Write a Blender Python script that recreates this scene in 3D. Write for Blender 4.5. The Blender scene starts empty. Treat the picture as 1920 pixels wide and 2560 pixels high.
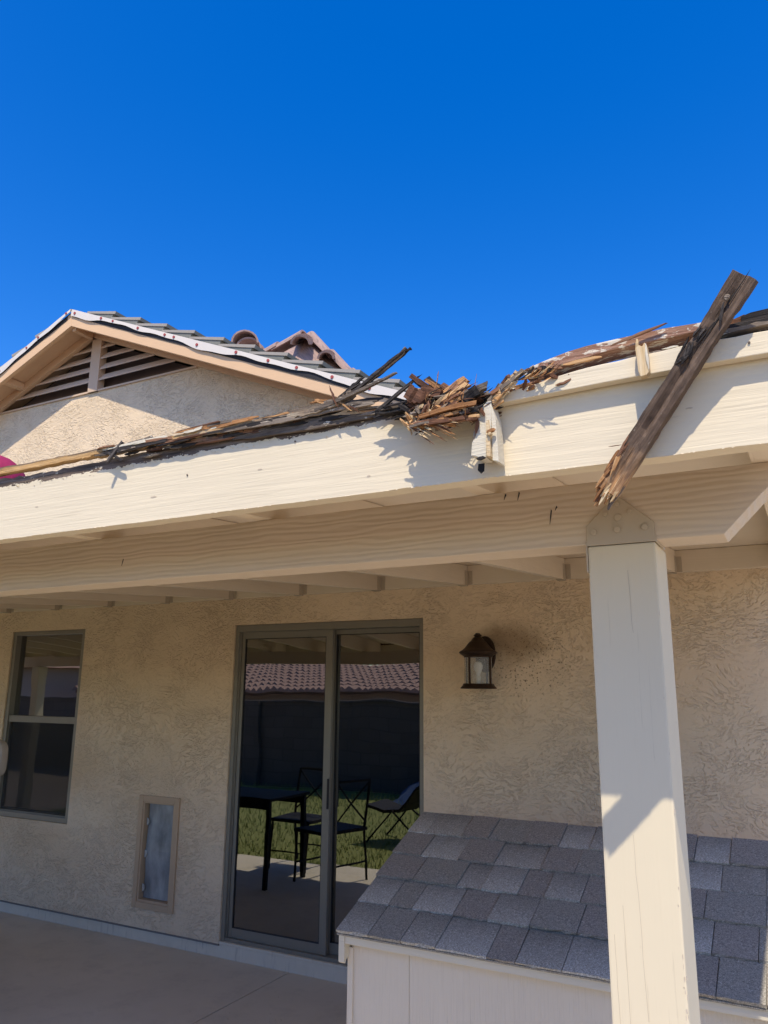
import bpy, bmesh, math, random
from mathutils import Vector, Matrix
R = math.radians
rnd = random.Random(7)
scene = bpy.context.scene
C = scene.collection

# ------------------------------------------------------------ camera
YAW, PITCH, ROLL = 0.4925, 0.2280, 0.0090
cy, sy, cp, sp = math.cos(YAW), math.sin(YAW), math.cos(PITCH), math.sin(PITCH)
F = Vector((-sy*cp, cy*cp, sp)); Rt = Vector((cy, sy, 0)); U = Rt.cross(F)
c_, s_ = math.cos(ROLL), math.sin(ROLL)
r_, u_ = c_*Rt + s_*U, -s_*Rt + c_*U
cam = bpy.data.cameras.new('camera'); camo = bpy.data.objects.new('camera', cam); C.objects.link(camo)
M = Matrix((r_, u_, -F)).transposed().to_4x4(); M.translation = Vector((0, -4.3335, 1.6668))
camo.matrix_world = M
cam.sensor_fit = 'VERTICAL'; cam.sensor_height = 36; cam.sensor_width = 27
cam.lens = 1936.7/2560*36; cam.clip_start = .02; cam.clip_end = 3000
scene.camera = camo

# ------------------------------------------------------------ light
SUN = Vector((0.33, -1.0, 1.78)).normalized()          # direction towards the sun
elev = math.asin(SUN.z); az = math.atan2(SUN.x, SUN.y)
w = bpy.data.worlds.new('World'); scene.world = w; w.use_nodes = True
nt = w.node_tree; bg = nt.nodes['Background']
sky = nt.nodes.new('ShaderNodeTexSky'); sky.sky_type = 'NISHITA'; sky.sun_disc = False
sky.sun_elevation = elev; sky.sun_rotation = az
sky.altitude = 400; sky.air_density = 1.0; sky.dust_density = 1.0; sky.ozone_density = 2.3
hs = nt.nodes.new('ShaderNodeHueSaturation'); hs.inputs['Saturation'].default_value = 1.465
hs.inputs['Hue'].default_value = .5145
nt.links.new(sky.outputs[0], hs.inputs['Color']); nt.links.new(hs.outputs[0], bg.inputs['Color'])
bg.inputs['Strength'].default_value = 0.118
sl = bpy.data.lights.new('sun', 'SUN'); sl.energy = 2.5; sl.angle = R(.53); sl.color = (1, .90, .735)
so = bpy.data.objects.new('sun', sl); C.objects.link(so)
so.rotation_euler = SUN.to_track_quat('Z', 'Y').to_euler(); so.location = (3, -8, 12)
scene.view_settings.view_transform = 'Standard'; scene.view_settings.look = 'None'
scene.view_settings.gamma = 1; scene.view_settings.exposure = 1.07
scene.view_settings.use_curve_mapping = False
scene.render.engine = 'CYCLES'
scene.cycles.max_bounces = 10; scene.cycles.diffuse_bounces = 6; scene.cycles.glossy_bounces = 5

# ------------------------------------------------------------ helpers
class MB:
    def __init__(s): s.v = []; s.f = []; s.m = []
    def add(s, vs, fs, mi=0):
        b = len(s.v); s.v += [tuple(p) for p in vs]
        for f in fs: s.f.append(tuple(b+i for i in f)); s.m.append(mi)
        return s
    def box(s, x0, x1, y0, y1, z0, z1, mi=0):
        vs = [(x, y, z) for z in (z0, z1) for y in (y0, y1) for x in (x0, x1)]
        return s.add(vs, [(0,2,3,1),(4,5,7,6),(0,1,5,4),(2,6,7,3),(0,4,6,2),(1,3,7,5)], mi)
    def prism(s, poly, y0, y1, mi=0, axis='y'):
        """closed polygon given in the plane across the axis, extruded along it"""
        n = len(poly)
        def P(a, b, t): return (a, t, b) if axis == 'y' else ((t, a, b) if axis == 'x' else (a, b, t))
        vs = [P(a, b, y0) for a, b in poly] + [P(a, b, y1) for a, b in poly]
        fs = [tuple(range(n)), tuple(range(2*n-1, n-1, -1))]
        fs += [(i, i+n, (i+1) % n+n, (i+1) % n) for i in range(n)]
        return s.add(vs, fs, mi)
    def lathe(s, prof, c, n=24, mi=0, cap=True):
        vs = []; fs = []
        for (r, z) in prof:
            for k in range(n):
                a = 2*math.pi*k/n; vs.append((c[0]+r*math.cos(a), c[1]+r*math.sin(a), c[2]+z))
        m = len(prof)
        for j in range(m-1):
            for k in range(n):
                fs.append((j*n+k, j*n+(k+1) % n, (j+1)*n+(k+1) % n, (j+1)*n+k))
        if cap:
            fs.append(tuple(range(n-1, -1, -1))); fs.append(tuple((m-1)*n+k for k in range(n)))
        return s.add(vs, fs, mi)
    def tube(s, pts, r, n=8, mi=0):
        pts = [Vector(p) for p in pts]; vs = []; fs = []
        rr = r if isinstance(r, (list, tuple)) else [r]*len(pts)
        up = Vector((0.13, .21, 1)).normalized()
        for i, p in enumerate(pts):
            d = (pts[min(i+1, len(pts)-1)] - pts[max(i-1, 0)]).normalized()
            a = d.cross(up)
            if a.length < 1e-3: a = d.cross(Vector((1, 0, 0)))
            a.normalize(); b = d.cross(a)
            for k in range(n):
                t = 2*math.pi*k/n; vs.append(p + a*math.cos(t)*rr[i] + b*math.sin(t)*rr[i])
        for i in range(len(pts)-1):
            for k in range(n):
                fs.append((i*n+k, i*n+(k+1) % n, (i+1)*n+(k+1) % n, (i+1)*n+k))
        fs.append(tuple(range(n-1, -1, -1))); fs.append(tuple((len(pts)-1)*n+k for k in range(n)))
        return s.add(vs, fs, mi)

def kids_origin(p):
    o = Vector((0, 0, 0))
    while p is not None: o += p.location; p = p.parent
    return o
def part(name, mb, mats, parent=None, bevel=0, label=None, smooth=False, kind=None):
    me = bpy.data.meshes.new(name); o0 = kids_origin(parent)
    me.from_pydata([Vector(p)-o0 for p in mb.v], [], mb.f)
    if not isinstance(mats, (list, tuple)): mats = [mats]
    for m in mats: me.materials.append(m)
    for p, mi in zip(me.polygons, mb.m): p.material_index = mi
    bm = bmesh.new(); bm.from_mesh(me)
    bmesh.ops.recalc_face_normals(bm, faces=bm.faces)
    if bevel:
        ed = [e for e in bm.edges if len(e.link_faces) == 2 and e.calc_face_angle() > R(30)]
        bmesh.ops.bevel(bm, geom=ed, offset=bevel, segments=2, affect='EDGES', profile=.6, clamp_overlap=True)
    bm.to_mesh(me); bm.free()
    if smooth:
        for p in me.polygons: p.use_smooth = True
        try: me.set_sharp_from_angle(angle=R(40))
        except Exception: pass
    o = bpy.data.objects.new(name, me); C.objects.link(o)
    if parent: o.parent = parent
    if label: o['label'] = label
    if kind: o['kind'] = kind
    return o
def thing(name, label, cat, loc=(0, 0, 0), group=None):
    o = bpy.data.objects.new(name, None); C.objects.link(o); o.location = loc; o.empty_display_size = .1
    o['label'] = label; o['category'] = cat
    if group: o['group'] = group
    return o
def copy_tree(o, parent=None):
    c = o.copy(); C.objects.link(c); c.parent = parent
    for ch in list(o.children): copy_tree(ch, c)
    return c

# ------------------------------------------------------------ materials
class NT:
    def __init__(s, name):
        s.m = bpy.data.materials.new(name); s.m.use_nodes = True; s.t = s.m.node_tree
        s.b = s.t.nodes['Principled BSDF']; s.out = s.t.nodes['Material Output']
        s.co = s.n('ShaderNodeTexCoord').outputs['Object']
    def n(s, typ, **kw):
        x = s.t.nodes.new(typ)
        for k, v in kw.items(): setattr(x, k, v)
        return x
    def set(s, sock, v):
        if isinstance(v, bpy.types.NodeSocket): s.t.links.new(v, sock)
        elif isinstance(v, (tuple, list)) and len(v) == 3 and sock.type == 'RGBA': sock.default_value = (*v, 1)
        else: sock.default_value = v
    def map(s, scale=(1, 1, 1), rot=(0, 0, 0), loc=(0, 0, 0), src=None):
        x = s.n('ShaderNodeMapping'); s.set(x.inputs[0], src or s.co)
        x.inputs['Scale'].default_value = scale; x.inputs['Rotation'].default_value = rot; x.inputs['Location'].default_value = loc
        return x.outputs[0]
    def noise(s, vec, scale=5, detail=3, rough=.55, dist=0):
        x = s.n('ShaderNodeTexNoise'); s.set(x.inputs['Vector'], vec)
        x.inputs['Scale'].default_value = scale; x.inputs['Detail'].default_value = detail
        x.inputs['Roughness'].default_value = rough; x.inputs['Distortion'].default_value = dist
        return x.outputs['Fac']
    def ramp(s, fac, stops):
        x = s.n('ShaderNodeValToRGB'); s.set(x.inputs[0], fac); e = x.color_ramp.elements
        while len(e) < len(stops): e.new(.5)
        for el, (p, c) in zip(e, stops):
            el.position = p; el.color = (*c, 1) if isinstance(c, (tuple, list)) else (c, c, c, 1)
        return x.outputs[0]
    def mix(s, f, a, b, mode='MIX'):
        x = s.n('ShaderNodeMix', data_type='RGBA', blend_type=mode)
        s.set(x.inputs['Factor'], f); s.set(x.inputs['A'], a); s.set(x.inputs['B'], b); return x.outputs['Result']
    def math(s, op, a, b=0, clamp=False):
        x = s.n('ShaderNodeMath', operation=op); x.use_clamp = clamp
        s.set(x.inputs[0], a); s.set(x.inputs[1], b); return x.outputs[0]
    def sep(s, src=None):
        x = s.n('ShaderNodeSeparateXYZ'); s.set(x.inputs[0], src or s.co); return x.outputs
    def bump(s, h, strength=.5, dist=.01, nrm=None):
        x = s.n('ShaderNodeBump'); s.set(x.inputs['Height'], h)
        x.inputs['Strength'].default_value = strength; x.inputs['Distance'].default_value = dist
        if nrm is not None: s.set(x.inputs['Normal'], nrm)
        return x.outputs[0]
    def rand(s): return s.n('ShaderNodeObjectInfo').outputs['Random']
    def fin(s, col, rough=.7, nrm=None, spec=.3, metal=0):
        s.set(s.b.inputs['Base Color'], col); s.set(s.b.inputs['Roughness'], rough)
        s.b.inputs['Specular IOR Level'].default_value = spec; s.b.inputs['Metallic'].default_value = metal
        if nrm is not None: s.set(s.b.inputs['Normal'], nrm)
        return s.m

def plain(name, col, rough=.6, var=.12, metal=0, spec=.4, sc=25):
    t = NT(name); n = t.noise(t.co, sc, 4)
    c = t.mix(n, tuple(x*(1-var) for x in col), tuple(min(1, x*(1+var)) for x in col))
    return t.fin(c, rough, t.bump(n, .15, .003), spec, metal)

def stucco(name, col, stain=None):
    t = NT(name)
    warp = t.n('ShaderNodeTexNoise'); t.set(warp.inputs['Vector'], t.co); warp.inputs['Scale'].default_value = 2.2; warp.inputs['Detail'].default_value = 2
    vm = t.n('ShaderNodeVectorMath', operation='MULTIPLY_ADD'); t.set(vm.inputs[0], warp.outputs['Color'])
    vm.inputs[1].default_value = (.35, .35, .35); t.set(vm.inputs[2], t.co)
    v = vm.outputs[0]
    hs_ = []
    for k, (ang, st) in enumerate(((.75, .42), (-.65, .38), (.12, .55))):
        mp = t.map((st, 1, 1), (0, ang, 0), (k*3.1, 0, k*1.7), v)
        n = t.noise(mp, 66, 2.2, .55, 1.0)
        hs_.append(n)
    sel1 = t.ramp(t.noise(t.map((1, 1, 1), loc=(5, 2, 1)), 2.6, 1.5), [(.44, 0.), (.56, 1.)])
    sel2 = t.ramp(t.noise(t.map((1, 1, 1), loc=(9, 7, 3)), 3.1, 1.5), [(.45, 0.), (.55, 1.)])
    h = t.mix(sel1, hs_[0], hs_[1]); h = t.mix(sel2, h, hs_[2])
    plate = t.ramp(h, [(.40, 0.), (.47, .75), (.53, 1.), (.75, .9)])
    smooth = t.ramp(t.noise(t.map((1, 1, 1), loc=(2, 8, 5)), 3.6, 3), [(.38, 0.22), (.58, 1.)])
    hh = t.math('MULTIPLY', plate, smooth)
    fine = t.noise(t.co, 240, 3)
    hh = t.math('ADD', hh, t.math('MULTIPLY', fine, .30))
    hh = t.math('ADD', hh, t.math('MULTIPLY', t.noise(t.map((.6, 1, 1), (0, .6, 0)), 11, 3), 1.1))
    big = t.noise(t.co, 1.4, 4)
    c = t.mix(big, tuple(x*.93 for x in col), tuple(x*1.06 for x in col))
    c = t.mix(t.math('MULTIPLY', t.ramp(h, [(.37, 1.), (.46, 0.)]), .15), c, tuple(x*.50 for x in col))  # crevices coloured darker, as relief shade the bump hardly shows
    if stain: c = stain(t, c)
    return t.fin(c, .92, t.bump(hh, .9, .0060), .15), t

def paint(name, col, axis=0, crack=.5, relief=.5, peel=None, wavy=0, worn=0.):
    """old paint over sawn wood; grain runs along the axis"""
    t = NT(name)
    st = [26, 26, 26]; st[axis] = 1.1
    g = t.noise(t.map(tuple(st)), 2.6, 5, .62, .3)
    st2 = [60, 60, 60]; st2[axis] = 2.2
    g2 = t.noise(t.map(tuple(st2), loc=(3, 1, 2)), 2.2, 4, .6, .2)
    big = t.noise(t.co, 3.2, 4, .6)
    c = t.mix(big, tuple(x*.93 for x in col), tuple(min(.95, x*1.05) for x in col))
    ck = t.ramp(g2, [(.30, 1.), (.345, 0.)])
    c = t.mix(t.math('MULTIPLY', ck, crack), c, (col[0]*.35, col[1]*.3, col[2]*.26))
    if worn:
        wn = t.ramp(t.noise(t.map((3, 3, 3), loc=(7, 3, 1)), 5, 6, .7), [(.66, 0.), (.72, 1.)])
        c = t.mix(t.math('MULTIPLY', wn, worn), c, (.30, .24, .18))
    h = t.math('ADD', t.math('MULTIPLY', g, .8), t.math('MULTIPLY', g2, .5))
    nrm = t.bump(h, relief, .004)
    if wavy:
        x = t.n('ShaderNodeTexWave', wave_type='BANDS', bands_direction='Z', wave_profile='SIN')
        sx = [1, 1, 1]; sx[axis] = .16
        t.set(x.inputs['Vector'], t.map(tuple(sx)))
        x.inputs['Scale'].default_value = 24; x.inputs['Distortion'].default_value = 6; x.inputs['Detail'].default_value = 1.5; x.inputs['Detail Scale'].default_value = 1.6
        nrm = t.bump(x.outputs['Fac'], wavy, .006, nrm)
    return t.fin(c, .72, nrm, .25), t

def wood(name, stops, axis=0, sc=1., relief=.6, rough=.85, peel=None, rv=.0):
    t = NT(name)
    st = [95*sc, 95*sc, 95*sc]; st[axis] = 5*sc
    rr = t.rand()
    off = t.n('ShaderNodeVectorMath', operation='ADD'); t.set(off.inputs[0], t.co)
    cmb = t.n('ShaderNodeCombineXYZ'); t.set(cmb.inputs[0], t.math('MULTIPLY', rr, 7)); t.set(cmb.inputs[1], t.math('MULTIPLY', rr, 3)); t.set(off.inputs[1], cmb.outputs[0])
    v = off.outputs[0]
    g = t.noise(t.map(tuple(st), src=v), 2.4, 5, .65, .6)
    big = t.noise(t.map((2.5, 8, 8) if axis == 0 else (8, 8, 2.5), src=v), 3.5, 4, .6)
    f = t.math('ADD', t.math('MULTIPLY', g, .6), t.math('MULTIPLY', big, .4))
    if rv: f = t.math('ADD', f, t.math('MULTIPLY', t.math('SUBTRACT', rr, .5), rv))
    c = t.ramp(f, stops)
    if peel:
        pm = t.ramp(t.noise(t.map((9, 22, 22) if axis == 0 else (22, 22, 9), src=v), 3, 5, .65), [(peel[0], 0.), (peel[0]+.03, 1.)])
        c = t.mix(pm, c, peel[1])
    return t.fin(c, rough, t.bump(g, relief, .004), .2)

IVORY = (.705, .61, .44)
TAN = (.70, .465, .275)
STUC = (.77, .605, .41)
def lantern_stain(t, c):
    """brown fly specks and grime that gathered up and to the right of the lantern"""
    x, y, z = t.sep()
    def blob(cx, cz, rx, rz_):
        dx = t.math('DIVIDE', t.math('SUBTRACT', x, cx+5.2), rx); dz = t.math('DIVIDE', t.math('SUBTRACT', z, cz), rz_)
        return t.math('ADD', t.math('MULTIPLY', dx, dx), t.math('MULTIPLY', dz, dz))
    n = t.noise(t.co, 7, 5, .7); n2 = t.noise(t.map((1, 1, 1), loc=(1, 4, 2)), 70, 4, .65)
    m = t.ramp(t.math('ADD', blob(-1.50, 1.95, .34, .20), t.math('MULTIPLY', n, .9)), [(.48, 1.), (1.30, 0.)])
    c = t.mix(t.math('MULTIPLY', m, .72), c, (.26, .17, .085))
    sp = t.ramp(n2, [(.585, 0.), (.61, 1.)])
    near = t.ramp(blob(-1.40, 1.85, .34, .26), [(.20, 1.), (1.0, 0.)])
    c = t.mix(t.math('MULTIPLY', t.math('MULTIPLY', sp, near), .85), c, (.10, .055, .03))
    # warm and cool drifts in the colour coat
    return t.mix(t.math('MULTIPLY', t.ramp(t.noise(t.map((1, 1, 1), loc=(8, 1, 3)), .9, 3), [(.45, 0.), (.62, 1.)]), .25), c, (.62, .45, .27))
m_stucco, _ = stucco('stucco', STUC, lantern_stain)
m_fascia, tf = paint('ivory_paint_fascia', IVORY, 0, .16, .38)
m_beam, _tb = paint('ivory_paint_beam', (.62, .515, .385), 0, .05, .10, wavy=.20)
m_rafter, _tr = paint('ivory_paint_rafter', (.70, .595, .445), 1, .15, .3)
m_ledger, _tl = paint('ivory_paint_ledger', (.70, .595, .445), 0, .2, .3)
m_post, _tp = paint('ivory_paint_post', (.69, .60, .425), 2, .15, .14, worn=.25)
m_deck, _td = paint('ivory_paint_deck', (.68, .58, .44), 0, .2, .35)
m_tan, _tt = paint('tan_paint', TAN, 0, .15, .2)
m_tan2, _t2 = paint('tan_paint_vent', (.60, .435, .30), 0, .1, .15)
m_steel = plain('painted_steel', (.47, .395, .29), .55, .04, 0, .3)
m_frame = plain('bronze_grey_aluminium', (.235, .215, .17), .42, .05, .25, .5)
m_frame_dk = plain('dark_seal', (.02, .02, .02), .6, .1)
m_pettrim = plain('tan_plastic_trim', (.50, .355, .22), .5, .04)
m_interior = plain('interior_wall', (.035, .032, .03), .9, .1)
m_black = plain('black_metal', (.018, .017, .016), .75, .2, .0, .15)
m_bronze = plain('rubbed_bronze', (.045, .026, .016), .45, .45, .6, .5, 60)
def curb_mat():
    t = NT('curb_plaster'); n = t.noise(t.co, 14, 4); d = t.noise(t.map((22, 22, 2.2)), 2, 4, .65); big = t.noise(t.map((1, 1, 1), loc=(3, 0, 0)), 2.5, 3)
    c = t.mix(n, (.64, .56, .43), (.75, .665, .515))
    dm = t.math('MULTIPLY', t.ramp(d, [(.56, 0.), (.66, 1.)]), t.ramp(big, [(.42, 0.), (.60, .6)]))
    return t.fin(t.mix(dm, c, (.30, .25, .20)), .9, t.bump(t.noise(t.co, 60, 4), .4, .004), .1)
m_curb = curb_mat()
m_screed = plain('galvanised_screed', (.20, .18, .16), .7, .1)

# fascia: bare weathered wood where the trim was torn away along its top edge
def fascia_wear():
    t = tf; x, y, z = t.sep()
    bareC = t.ramp(t.noise(t.map((2.5, 30, 40)), 3, 5, .65), [(.30, (.035, .026, .020)), (.52, (.13, .095, .072)), (.72, (.26, .20, .155))])
    edge = t.math('MULTIPLY', t.math('SUBTRACT', t.noise(t.map((10, 10, 25)), 4, 5, .7), .5), .028)
    wide = t.math('MULTIPLY', t.math('SUBTRACT', t.noise(t.map((1.6, 1, 1)), 2, 2), .5), .02)
    zz = t.math('ADD', t.math('ADD', z, edge), wide)
    m = t.math('GREATER_THAN', zz, 2.1665)
    m = t.math('MULTIPLY', m, t.math('LESS_THAN', x, -.30))       # local x: left of the break
    spots = t.ramp(t.noise(t.map((14, 14, 40), loc=(2, 3, 8)), 3, 4, .6), [(.64, 1.), (.67, 0.)])
    m = t.math('MULTIPLY', m, spots)
    base = t.b.inputs['Base Color'].links[0].from_socket
    t.set(t.b.inputs['Base Color'], t.mix(m, base, bareC))
fascia_wear()

m_glass = bpy.data.materials.new('tinted_glass'); m_glass.use_nodes = True
def glass():
    nt = m_glass.node_tree; nt.nodes.clear(); N = nt.nodes.new; L = nt.links.new
    o = N('ShaderNodeOutputMaterial'); mx = N('ShaderNodeMixShader'); tr = N('ShaderNodeBsdfTransparent'); gl = N('ShaderNodeBsdfGlossy')
    tr.inputs[0].default_value = (.30, .31, .30, 1); gl.inputs['Color'].default_value = (.93, .95, .97, 1); gl.inputs['Roughness'].default_value = 0.0
    lw = N('ShaderNodeFresnel'); lw.inputs[0].default_value = 1.5
    ma = N('ShaderNodeMath'); ma.operation = 'MULTIPLY_ADD'; ma.inputs[1].default_value = .8; ma.inputs[2].default_value = .21
    L(lw.outputs[0], ma.inputs[0]); L(ma.outputs[0], mx.inputs[0]); L(tr.outputs[0], mx.inputs[1]); L(gl.outputs[0], mx.inputs[2]); L(mx.outputs[0], o.inputs[0])
    tc = N('ShaderNodeTexCoord'); no = N('ShaderNodeTexNoise'); no.inputs['Scale'].default_value = 3.2; no.inputs['Detail'].default_value = .5
    L(tc.outputs['Object'], no.inputs['Vector']); bu = N('ShaderNodeBump'); bu.inputs['Strength'].default_value = .055; bu.inputs['Distance'].default_value = .02
    L(no.outputs['Fac'], bu.inputs['Height']); L(bu.outputs[0], gl.inputs['Normal']); L(bu.outputs[0], lw.inputs['Normal'])
glass()
def lampglass():
    m = bpy.data.materials.new('clear_lamp_glass'); m.use_nodes = True; b = m.node_tree.nodes['Principled BSDF']
    b.inputs['Base Color'].default_value = (.95, .95, .92, 1); b.inputs['Transmission Weight'].default_value = .9
    b.inputs['Roughness'].default_value = .12; b.inputs['IOR'].default_value = 1.1; return m
m_lampglass = lampglass()

# woods of the broken timber
m_w_char = wood('charred_wood', [(.28, (.012, .011, .011)), (.5, (.035, .030, .028)), (.72, (.10, .085, .075))], rv=.25)
m_w_grey = wood('weathered_grey_wood', [(.28, (.05, .04, .032)), (.5, (.17, .135, .105)), (.72, (.33, .27, .21))], peel=(.63, (.58, .52, .41)), rv=.2)
m_w_orange = wood('fresh_split_wood', [(.25, (.16, .065, .025)), (.48, (.42, .21, .085)), (.72, (.64, .41, .20))], rv=.3)
m_w_brown = wood('red_brown_rotten_wood', [(.25, (.045, .022, .014)), (.5, (.16, .075, .042)), (.74, (.34, .19, .11))], rv=.25)
m_w_pale = wood('pale_split_wood', [(.25, (.28, .17, .08)), (.48, (.58, .42, .23)), (.72, (.74, .62, .42))], rv=.15)
m_w_paint = wood('peeling_painted_wood', [(.22, (.20, .12, .07)), (.34, (.60, .545, .42)), (.75, (.66, .60, .48))], rv=.1, relief=.5)
def strip_mat():
    t = NT('torn_trim_wood'); x, y, z = t.sep()
    g = t.noise(t.map((3, 60, 90)), 2.4, 5, .65, .5); big = t.noise(t.map((5, 20, 30)), 3, 4, .6)
    f = t.math('ADD', t.math('MULTIPLY', g, .55), t.math('MULTIPLY', big, .45))
    gold = t.ramp(f, [(.30, (.16, .09, .045)), (.47, (.50, .30, .125)), (.68, (.70, .47, .23))])
    grey = t.ramp(f, [(.32, (.05, .042, .036)), (.48, (.24, .18, .125)), (.62, (.46, .38, .27)), (.72, (.66, .60, .48))])
    dark = t.ramp(f, [(.35, (.035, .028, .024)), (.65, (.20, .15, .11))])
    u = t.math('ADD', x, t.math('MULTIPLY', t.math('SUBTRACT', big, .5), .5))
    c = t.mix(t.ramp(u, [(.22, 0.), (.32, 1.)]), gold, grey)          # x measured from the middle of the strip
    top = t.ramp(t.math('ADD', z, t.math('MULTIPLY', t.math('SUBTRACT', big, .5), .014)), [(.0085, 0.), (.0105, 1.)])
    c = t.mix(t.math('MULTIPLY', top, .85), c, dark)
    mid = t.math('MULTIPLY', t.ramp(t.math('ABSOLUTE', t.math('ADD', x, .02)), [(.04, 1.), (.10, 0.)]), .8)
    c = t.mix(mid, c, dark)
    return t.fin(c, .85, t.bump(g, .8, .004), .2)
m_w_strip = strip_mat()

# ------------------------------------------------------------ ground
def ground_mats():
    t = NT('patio_concrete'); n = t.noise(t.co, 2.2, 6, .6); n2 = t.noise(t.co, 70, 4, .6); n3 = t.noise(t.map((1, 1, 1), loc=(4, 4, 0)), 4.5, 7, .72)
    c = t.mix(n, (.53, .47, .365), (.69, .615, .49)); c = t.mix(t.math('MULTIPLY', t.ramp(n3, [(.50, 0.), (.70, 1.)]), .24), c, (.24, .21, .175))
    c = t.mix(t.math('MULTIPLY', n2, .15), c, (.5, .46, .4))
    m1 = t.fin(c, .85, t.bump(n2, .25, .003), .25)
    t = NT('lawn_soil'); n = t.noise(t.co, 1.2, 5); n2 = t.noise(t.co, 40, 4)
    c = t.mix(n, (.13, .17, .04), (.25, .26, .085)); c = t.mix(t.ramp(n2, [(.4, 0.), (.7, .6)]), c, (.30, .26, .12))
    m2 = t.fin(c, .95, t.bump(n2, 1, .02), .1)
    return m1, m2
m_conc, m_lawn = ground_mats()
def flat(name, mb, mat):
    o = part(name, mb, mat); o['kind'] = 'structure'; return o
t = NT('bounce_gravel'); n = t.noise(t.co, 60, 4, .7); n2 = t.noise(t.co, 1.1, 4)
m_bounce_gravel = t.fin(t.mix(n, (.42, .33, .23), t.mix(n2, (.70, .57, .42), (.76, .63, .47))), .95, t.bump(n, 1, .02), .1)  # pale gravel out of view, added to bounce warm light into the porch
flat('ground', MB().add([(-600, -600, -.06), (600, -600, -.06), (600, 600, -.06), (-600, 600, -.06)], [(0, 1, 2, 3)]), m_bounce_gravel)
flat('lawn', MB().box(-9.9, -3.1, -8.0, -2.525, -.09, -.05), m_lawn)
# patio: slabs parted by a tooled joint
JX = -2.953
slabs = MB()
for x0, x1 in ((-10.6, -6.6), (-6.594, JX-.004), (JX+.004, .9), (.908, 5)):
    slabs.box(x0, x1, -2.52, .006, -.048, 0)
slabs.box(-10.6, 5, -2.52, .006, -.049, -.010)
o = flat('patio', slabs, m_conc)
flat('footing', MB().box(-.56, -.03, -3.0, -2.525, -.048, -.004), m_conc)

# grass on the lawn
def grass():
    mb = MB(); g = random.Random(3)
    for i in range(9000):
        x = g.uniform(-9.8, -3.15); y = -2.56 - 5.3*g.random()**1.3
        h = g.uniform(.03, .075)*(1.8 if y < -6.8 else 1); a = g.uniform(0, 6.28); wd = .006
        dx, dy = math.cos(a), math.sin(a); lx, ly = g.gauss(0, .02), g.gauss(0, .02)
        mb.add([(x-dx*wd, y-dy*wd, -.05), (x+dx*wd, y+dy*wd, -.05), (x+lx, y+ly, h-.05)], [(0, 1, 2)])
    t = NT('grass_blades'); c = t.mix(t.noise(t.co, 3, 3), (.15, .21, .045), (.28, .31, .10))
    o = part('grass', mb, t.fin(c, .8, None, .2), kind='stuff'); o['label'] = 'short green lawn beyond the patio slab'; o['category'] = 'grass'
grass()

# ------------------------------------------------------------ house
ZS = .0803
house = thing('house', 'tan stucco house with tiled gable roof behind the patio cover', 'house', (-5.2, 2, 0))
AX, AZ, SL = -5.206, 4.662, .418           # gable apex (underside of the rake board) and its slope
DX0, DX1, DZ1 = -3.5007, -2.0457, 2.112     # door opening
WX0, WX1, WZ0, WZ1 = -5.856, -4.993, .679, 2.130
PX0, PX1, PZ0, PZ1 = -4.235, -3.925, .243, .905
HX0, HX1 = -10.6, .36
def wall():
    mb = MB(); xs = sorted({HX0, WX0, WX1, PX0, PX1, DX0, DX1, HX1}); zs = sorted({ZS, PZ0, PZ1, WZ0, WZ1, DZ1, 2.45})
    holes = ((DX0, DX1, ZS, DZ1), (WX0, WX1, WZ0, WZ1), (PX0, PX1, PZ0, PZ1))
    def inh(x, z): return any(a < x < b and c < z < d for a, b, c, d in holes)
    for i in range(len(xs)-1):
        for j in range(len(zs)-1):
            if inh((xs[i]+xs[i+1])/2, (zs[j]+zs[j+1])/2): continue
            mb.add([(xs[i], 0, zs[j]), (xs[i+1], 0, zs[j]), (xs[i+1], 0, zs[j+1]), (xs[i], 0, zs[j+1])], [(0, 1, 2, 3)])
    for a, b, c, d in holes:
        e = .14
        mb.add([(a, 0, c), (a, e, c), (a, e, d), (a, 0, d)], [(0, 1, 2, 3)]); mb.add([(b, 0, c), (b, 0, d), (b, e, d), (b, e, c)], [(0, 1, 2, 3)])
        mb.add([(a, 0, d), (a, e, d), (b, e, d), (b, 0, d)], [(0, 1, 2, 3)]); mb.add([(a, 0, c), (b, 0, c), (b, e, c), (a, e, c)], [(0, 1, 2, 3)])
    hw = (AZ-4.160)/SL
    mb.add([(HX0, 0, 2.45), (HX1, 0, 2.45), (AX+hw, 0, 4.160), (AX-hw, 0, 4.160)], [(0, 1, 2, 3)])
    mb.add([(HX1, 0, ZS), (HX1, 6, ZS), (HX1, 6, 2.45), (HX1, 0, 2.45)], [(0, 1, 2, 3)])
    mb.add([(HX0, 0, ZS), (HX0, 6, ZS), (HX0, 6, 2.45), (HX0, 0, 2.45)], [(0, 1, 2, 3)])
    mb.add([(HX0, 6, ZS), (HX1, 6, ZS), (HX1, 6, 2.45), (HX0, 6, 2.45)], [(0, 1, 2, 3)])
    # inner leaf keeps daylight out of the rooms
    bm = part('wall', mb, m_stucco, house)
    return bm
wall()
part('foundation', MB().box(HX0, HX1, .008, .13, -.045, ZS-.004), m_curb, house)
part('weep_screed', MB().box(HX0, DX0-.001, -.004, .007, ZS-.010, ZS-.001).box(DX1+.001, HX1, -.004, .007, ZS-.010, ZS-.001), m_screed, house)
part('door_sill', MB().box(DX0+.002, DX1-.002, .002, .13, ZS-.003, ZS+.014), m_curb, house)
# dim rooms behind the glass
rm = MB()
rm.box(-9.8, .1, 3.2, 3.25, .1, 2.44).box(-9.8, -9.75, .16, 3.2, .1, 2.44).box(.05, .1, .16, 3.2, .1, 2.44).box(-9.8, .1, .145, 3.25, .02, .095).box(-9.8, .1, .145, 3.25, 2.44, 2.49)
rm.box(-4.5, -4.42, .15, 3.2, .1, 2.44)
part('interior', rm, m_interior, house)

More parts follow.
